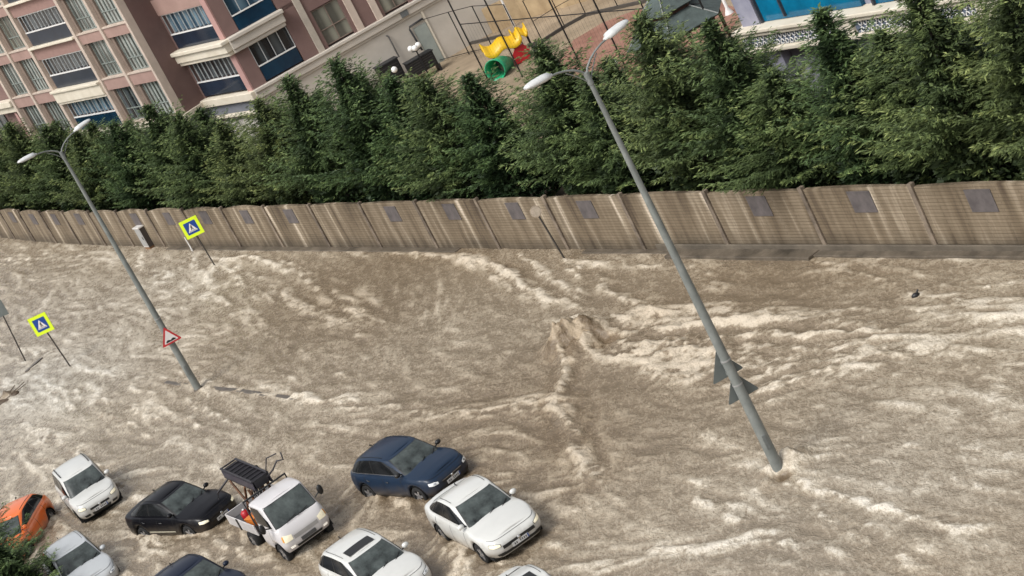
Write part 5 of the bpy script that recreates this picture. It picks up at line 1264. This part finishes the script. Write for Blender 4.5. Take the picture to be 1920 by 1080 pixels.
    # roof edge lines or rails
    for sg in (-1, 1):
        pts = []
        for i in range(13):
            u = c.us[0] + (c.us[1] - c.us[0]) * (.12 + .80 * i / 12); q = c.cabin(sg * u, .985); pts.append(q + Vector((0, -sg * .03, .012 if not opts.get('rails') else .035)))
        MB().tube(pts, .008 if not opts.get('rails') else .02, 6).build('roof_seam' if not opts.get('rails') else 'roof_rail', blackp if not opts.get('rails') else opts['rails'], root)
    q = c.cabin(1.0, 1.0); fin = MB().poly([(-.08, 0), (.08, 0), (-.05, .06)], .02, Matrix.Translation((c.cab1[1] + .2, 0, c.H + .03))); fin.build('antenna', blackp, root)
def roofz(c, x, y):
    a = c.cabin(.5, 1.0); f = (2 * (x - c.cab1[1]) / (c.cab1[0] - c.cab1[1]) - 1) ** 2; zr = c.H - c.crown * f * .9
    return zr + .035 * max(0, 1 - (y / (c.cab1[2] - .07)) ** 2) ** .7 * min(1, (2 * c.cab1[2]) / c.W * 1.4)
Car.roofz = roofz

SEDAN = dict(L=4.6, W=1.82, n=6.0, cn=6.0, H=1.47, zb=.22, xf=1.36, xr=-1.28, ar=.37, wr=.315, nose=.62, dcrown=.06, crown=.07,
  belt=[(-2.3, .92), (-2.05, 1.02), (-1.5, 1.03), (-.6, 1.0), (.6, .96), (1.1, .93), (1.6, .87), (1.95, .81), (2.3, .74)], cab0=(1.12, -1.85, .83), cab1=(.22, -.95, .65),
  uw=.168, ur=.14, us=(.192, .83), sround=7.0, pil=(.50, .82), gaps=(.78, -.12, -1.02), handles=(.12, -.85), head=(.094, .150, .62, .80), fog=(.085, .125, .10, .26))
HATCH = dict(SEDAN, L=4.28, W=1.80, H=1.47, xf=1.32, xr=-1.28, cab0=(1.14, -1.98, .83), cab1=(.26, -1.45, .64), belt=[(-2.2, 1.0), (-1.5, 1.04), (-.6, 1.01), (.6, .97), (1.1, .94), (1.6, .88), (1.9, .82), (2.2, .74)])
SUV = dict(SEDAN, L=4.1, W=1.75, H=1.60, zb=.28, xf=1.26, xr=-1.24, wr=.33, ar=.39, cab0=(1.15, -1.95, .81), cab1=(.44, -1.65, .66), belt=[(-2.1, 1.1), (-.6, 1.06), (.6, 1.0), (1.1, .98), (1.5, .95), (1.8, .90), (2.1, .84)], n=6)
def place(root, px, py, z, xr, heading):
    """put the car so that its roof centre (local x = xr, height z above the road) is seen at px,py"""
    zz = z + root.location.z; P = at(px, py, zz); h = R(heading); f = Vector((math.sin(h), -math.cos(h), 0))
    root.location.x = P.x - f.x * xr; root.location.y = P.y - f.y * xr; root.rotation_euler = (root.rotation_euler.x, root.rotation_euler.y, math.atan2(f.y, f.x))
def car(spec, label, px, py, heading, pm, sink=.26, roll=0, pitch=0, **opts):
    r = thing('car', label, 'car', (0, 0, -sink)); c = Car(**spec); r.rotation_euler = (roll, pitch, 0)
    place(r, px, py, spec['H'], (spec['cab1'][0] + spec['cab1'][1]) / 2, heading); make_car(c, r, pm, opts); return r
whitep = paint('white_car_paint', (0.60, 0.60, 0.57)); silverp = paint('silver_car_paint', (0.46, 0.48, 0.49)); navyp = paint('navy_car_paint', (0.014, 0.027, 0.052)); blackc = paint('black_car_paint', (0.004, 0.004, 0.006)); orangep = paint('orange_car_paint', (0.75, 0.15, 0.02)); darkn = paint('dark_navy_car_paint', (0.012, 0.017, 0.032))
if True:
    car(SEDAN, 'white sedan with black grille, number plate and lit headlights, in front of the blue car', 866, 916, 19.5, whitep, lamp=lampon, grille=(.086, .42, .62), lower=(.118, .05, .22), lip=whitep, fogm=blackp, sink=.08)
    car(HATCH, 'dark blue hatchback with chrome window trim touching the white sedan behind it', 720, 838, 35, navyp, sink=.2, chrome=True, grille=(.07, .46, .62), grille_bar=chrome, handle=chrome, mirror=blackp)
    car(SEDAN, 'black sedan with a pale strip along its doors, pressed against the truck bed', 302, 921, 41, blackc, lamp=lampon, strip=mat('pale_strip', (.38, .36, .28), .5), handle=chrome)
    car(SUV, 'small white crossover with roof rails and black lower grille, left of the black sedan', 133, 873, 17, whitep, lamp=lampon, rails=blackp, grille=(.07, .42, .56), lower=(.07, .0, .22), plate=.30, fogm=blackp, sink=.12)
    car(HATCH, 'silver white hatchback with grey nose beside the green firs at the lower left', 118, 1019, 20, silverp, grille=(.07, .42, .6))
    car(HATCH, 'orange car turned sideways at the left edge', 20, 952, -14, orangep, chrome=False, lamp=lampoff)
    car(HATCH, 'white hatchback with a black sunroof strip at the bottom edge', 657, 1018, 24, whitep, sunroof=True, lamp=lampoff, grille=(.08, .44, .64), sink=.14)
    car(SEDAN, 'dark navy car of which only the roof shows at the bottom edge', 333, 1062, 33, darkn)
    car(SEDAN, 'white car of which only the roof shows at the bottom edge, below the white sedan', 966, 1090, 20, whitep, sunroof=True)

# pickup truck with a ladder lift on its bed
tp = paint('truck_off_white_paint', (0.62, 0.60, 0.60))
TR = dict(SEDAN, L=1.75, W=1.74, n=6.0, cn=7.0, H=1.93, zb=.38, xf=.30, xr=-9, ar=.38, wr=.33, nose=.55, dcrown=.03, crown=.03, belt=[(-1, 1.24), (.3, 1.24), (.7, 1.20), (.9, 1.08)],
  cab0=(.70, -.83, .82), cab1=(.30, -.82, .76), uw=.247, ur=.16, us=(.29, .66), sround=9, pil=(), gaps=(-.15 + .35, -.78), handles=(-.6,), head=(.155, .235, .50, .78), fog=(.17, .22, .16, .26))
def make_truck():
    r = thing('pickup_truck', 'small off-white flatbed truck carrying a dark ladder lift behind its cab', 'truck', (0, 0, -.12))
    c = Car(**TR); place(r, 512, 922, TR['H'], (TR['cab1'][0] + TR['cab1'][1]) / 2, 24)
    c.shell(c.body, 70, [0, .06, .12, .2, .3, .4, .5, .6, .68, .75, .81, .86, .9, .93, .96, .98, 1], .02).build('cab_body', tp, r)
    c.shell(c.cabin, 60, [0, .1, .25, .4, .55, .7, .8, .86, .9, .93, .96, .98, 1], .03).build('cabin', tp, r)
    MB().box(-.7, .6, -.72, .72, .3, 1.0).build('underbody', well, r)
    ws = c.patch('windscreen', wglass, c.cabin, -c.uw, c.uw, .06, .90, 20, 8, .01, r); c.patch('windscreen_edge', blackp, c.cabin, -c.uw - .01, c.uw + .01, .02, .93, 20, 8, .005, ws)
    for sg in (-1, 1):
        c.patch('side_window', sglass, c.cabin, sg * c.us[0], sg * c.us[1], .10, lambda q: .86 - .5 * max(0, .25 - q) / .25, 16, 6, .009, r)
        for xx in c.gaps: uu = c.u_at_x(xx); c.patch('door_gap', blackp, c.body, sg * (uu - .003), sg * (uu + .003), .05, .97, 1, 8, .003, r)
        hl = c.patch('headlight', lampon, c.body, sg * .150, sg * .235, lambda q: .50 - .03 * q, lambda q: .72 + .08 * q, 10, 4, .015, r)
        c.patch('indicator', amber, c.body, sg * .236, sg * .25, .52, .76, 3, 3, .015, hl)
        c.patch('fog_light', mat('fog_lamp_lit', (.85, .82, .75), .15, emit=(1, .92, .8), es=.4), c.body, sg * .165, sg * .215, .13, .23, 5, 3, .02, r)
        c.patch('door_handle', blackp, c.body, sg * .66, sg * .71, .70, .76, 3, 1, .02, r)
        wheel(r, c.xf, sg * (c.W / 2 - .14), c.wr, .2, sg); wheel(r, -2.15, sg * .68, c.wr, .28, sg)
        q = Vector((.52, sg * 1.06, 1.42)); m_ = MB().ball((0, 0, 0), .14, .45, .7, 1.15); m_.v = [tuple(Vector(v) + q) for v in m_.v]; mo = m_.build('mirror', blackp, r); MB().tube([q, (.5, sg * .82, 1.3)], .02, 6).build('mirror_arm', blackp, mo)
        mb = MB(); V = []; n = 14
        for k in range(n + 1):
            a = math.pi * k / n
            for (rr, yy) in ((.36, .55), (.375, .855)): V.append((c.xf + rr * math.cos(a), sg * yy, c.wr + rr * math.sin(a)))
        mb.add(V, [(2 * k, 2 * k + 1, 2 * k + 3, 2 * k + 2) for k in range(n)]).build('wheel_arch', well, r)
    c.patch('grille', mat('grey_grille', (.34, .33, .32), .5), c.body, -.135, .135, .44, .62, 16, 3, .008, r)
    c.patch('bumper_gap', blackp, c.body, -.15, .15, .04, .15, 16, 3, .01, r)
    p = c.body(0, .27); pl = MB().box(p.x + .004, p.x + .022, -.26, .26, p.z - .055, p.z + .055).build('number_plate', platef, r)
    for k in (-.35, .25): MB().tube([c.cabin(c.uw * (k - .2), .05) + Vector((.03, 0, .02)), c.cabin(c.uw * (k + .35), .13) + Vector((.03, 0, .02))], .012, 5).build('wiper', blackp, r)
    # chassis and bed
    MB().box(-3.2, -.6, -.32, .32, .42, .62).build('chassis', blackp, r)
    bed = MB().box(-3.35, -.98, -.83, .83, .80, .88).build('bed_floor', mat('dark_bed', (.06, .06, .065), .6, .4, 3), r)
    bs = mat('bed_side_grey', (.50, .48, .47), .5, .1, 2)
    for sg in (-1, 1): 
        o = MB().box(-3.35, -.98, sg * .83 if sg > 0 else -.87, sg * .87 if sg > 0 else -.83, .78, 1.14).build('bed_side', bs, r, bevel=.01)
        MB().box(-2.4, -2.3, min(sg * .872, sg * .90), max(sg * .872, sg * .90), .76, 1.15).build('hinge', blackp, o)
    MB().box(-3.40, -3.354, -.83, .83, .78, 1.14).build('tailgate', bs, r, bevel=.01)
    MB().tube([(-.96, -.78, .88), (-.96, -.78, 1.95), (-.96, .78, 1.95), (-.96, .78, .88)], .035, 6).build('headboard', blackp, r)
    # lift : telescopic lattice ladder lying along the bed and overhanging it, raised on an X frame
    dk_ = mat('dark_machine_paint', (.022, .02, .024), .45, .4, 4); rust = mat('rusty_machine', (.10, .045, .02), .7, .5, 5)
    lift = MB().box(-.26, .26, -.2, .2, .9, 1.5, Matrix.Translation((-1.5, .1, 0))).build('lift_base', rust, r, bevel=.02)
    X0 = Vector((-3.6, .1, 2.20)); X1 = Vector((-1.15, .1, 2.08)); d = (X1 - X0).normalized()
    for (oy, oz) in ((-.28, -.14), (.28, -.14), (-.28, .16), (.28, .16)):
        o_ = Vector((0, oy, oz)); MB().tube([X0 + o_, X1 + o_], .045, 6).build('ladder_rail', dk_, lift)
    for k in range(9):
        q = X0.lerp(X1, k / 8)
        MB().tube([q + Vector((0, -.28, .16)), q + Vector((0, .28, .16))], .03, 5).build('ladder_rung', dk_, lift)
    for sg in (-1, 1):
        mb = MB(); mb.box(0, (X1 - X0).length, -.012, .012, -.12, .10)
        ob = mb.build('side_plate', mat('purple_grey_plate', (.06, .055, .07), .4), lift); ob.location = X0 + Vector((0, sg * .30, .0)); ob.rotation_euler = (0, -math.asin(d.z), 0)
    ob = MB().box(.02, (X1 - X0).length - .02, -.24, .24, -.12, .12).build('inner_ladder', dk_, lift); ob.location = X0; ob.rotation_euler = (0, -math.asin(d.z), 0)
    for sg in (-1, 1):
        for (a_, b_) in (((-2.75, sg * .34, .9), (-1.75, sg * .30, 2.05)), ((-1.75, sg * .34, .9), (-2.9, sg * .30, 2.1)), ((-2.1, sg * .34, .9), (-1.25, sg * .3, 2.0)), ((-1.3, sg * .34, .9), (-1.5, sg * .3, 2.0))):
            MB().tube([a_, b_], .04, 5).build('strut', rust, lift)
        MB().tube([(-3.0, sg * .3, 2.15), (-3.2, sg * .75, 1.9), (-3.25, sg * .8, 1.7)], .035, 5).build('outrigger', dk_, lift)
    MB().tube([(-1.05, .3, 2.15), (-.7, .45, 2.35), (-.45, .62, 2.6), (-.35, .78, 2.55), (-.45, .85, 2.75)], .028, 6).build('control_arm', dk_, lift)
    MB().tube([(-1.0, .3, 2.3), (-.9, .5, 2.7), (-.6, .75, 2.75)], .022, 6).build('control_arm', dk_, lift)
    for k in range(3): MB().ball((-2.4 + k * .32, -.25, 1.15), .1, 1, 1, 1, 10, 6).build('work_light', mat('cream_lamp', (.75, .68, .55), .4), lift)
    for k in range(6): MB().tube([(-1.35 - k * .12, -.1, 1.5), (-1.3 - k * .2, .2 * (k % 2), 2.1)], .025, 5).build('hydraulic_hose', dk_, lift)
    return r
TRUCK = make_truck()
ob = thing('toolbox', 'orange box lying on the truck bed behind the cab', 'box', tuple(TRUCK.location + TRUCK.rotation_euler.to_matrix() @ Vector((-1.75, -.52, .885))), TRUCK.rotation_euler.z + .3)
MB().box(-.24, .24, -.18, .18, 0, .22).build('body', mat('orange_plastic', (.62, .19, .03), .5), ob, bevel=.02); MB().box(-.25, .25, -.19, .19, .224, .27).build('lid', mat('orange_plastic', (.62, .19, .03), .5), ob, bevel=.01); MB().tube([(-.1, 0, .27), (-.1, 0, .33), (.1, 0, .33), (.1, 0, .27)], .015, 6).build('handle', blackp, ob)
ob = thing('canister', 'small red canister on the truck bed next to the orange box', 'canister', tuple(TRUCK.location + TRUCK.rotation_euler.to_matrix() @ Vector((-2.5, -.5, .885))), 0)
MB().lathe([(.001, 0), (.13, 0), (.14, .05), (.14, .25), (.08, .31), (.001, .32)], 14).build('body', red, ob); MB().lathe([(.001, .32), (.04, .322), (.04, .36), (.001, .362)], 10).build('cap', whp, ob)
#@@NEXT@@
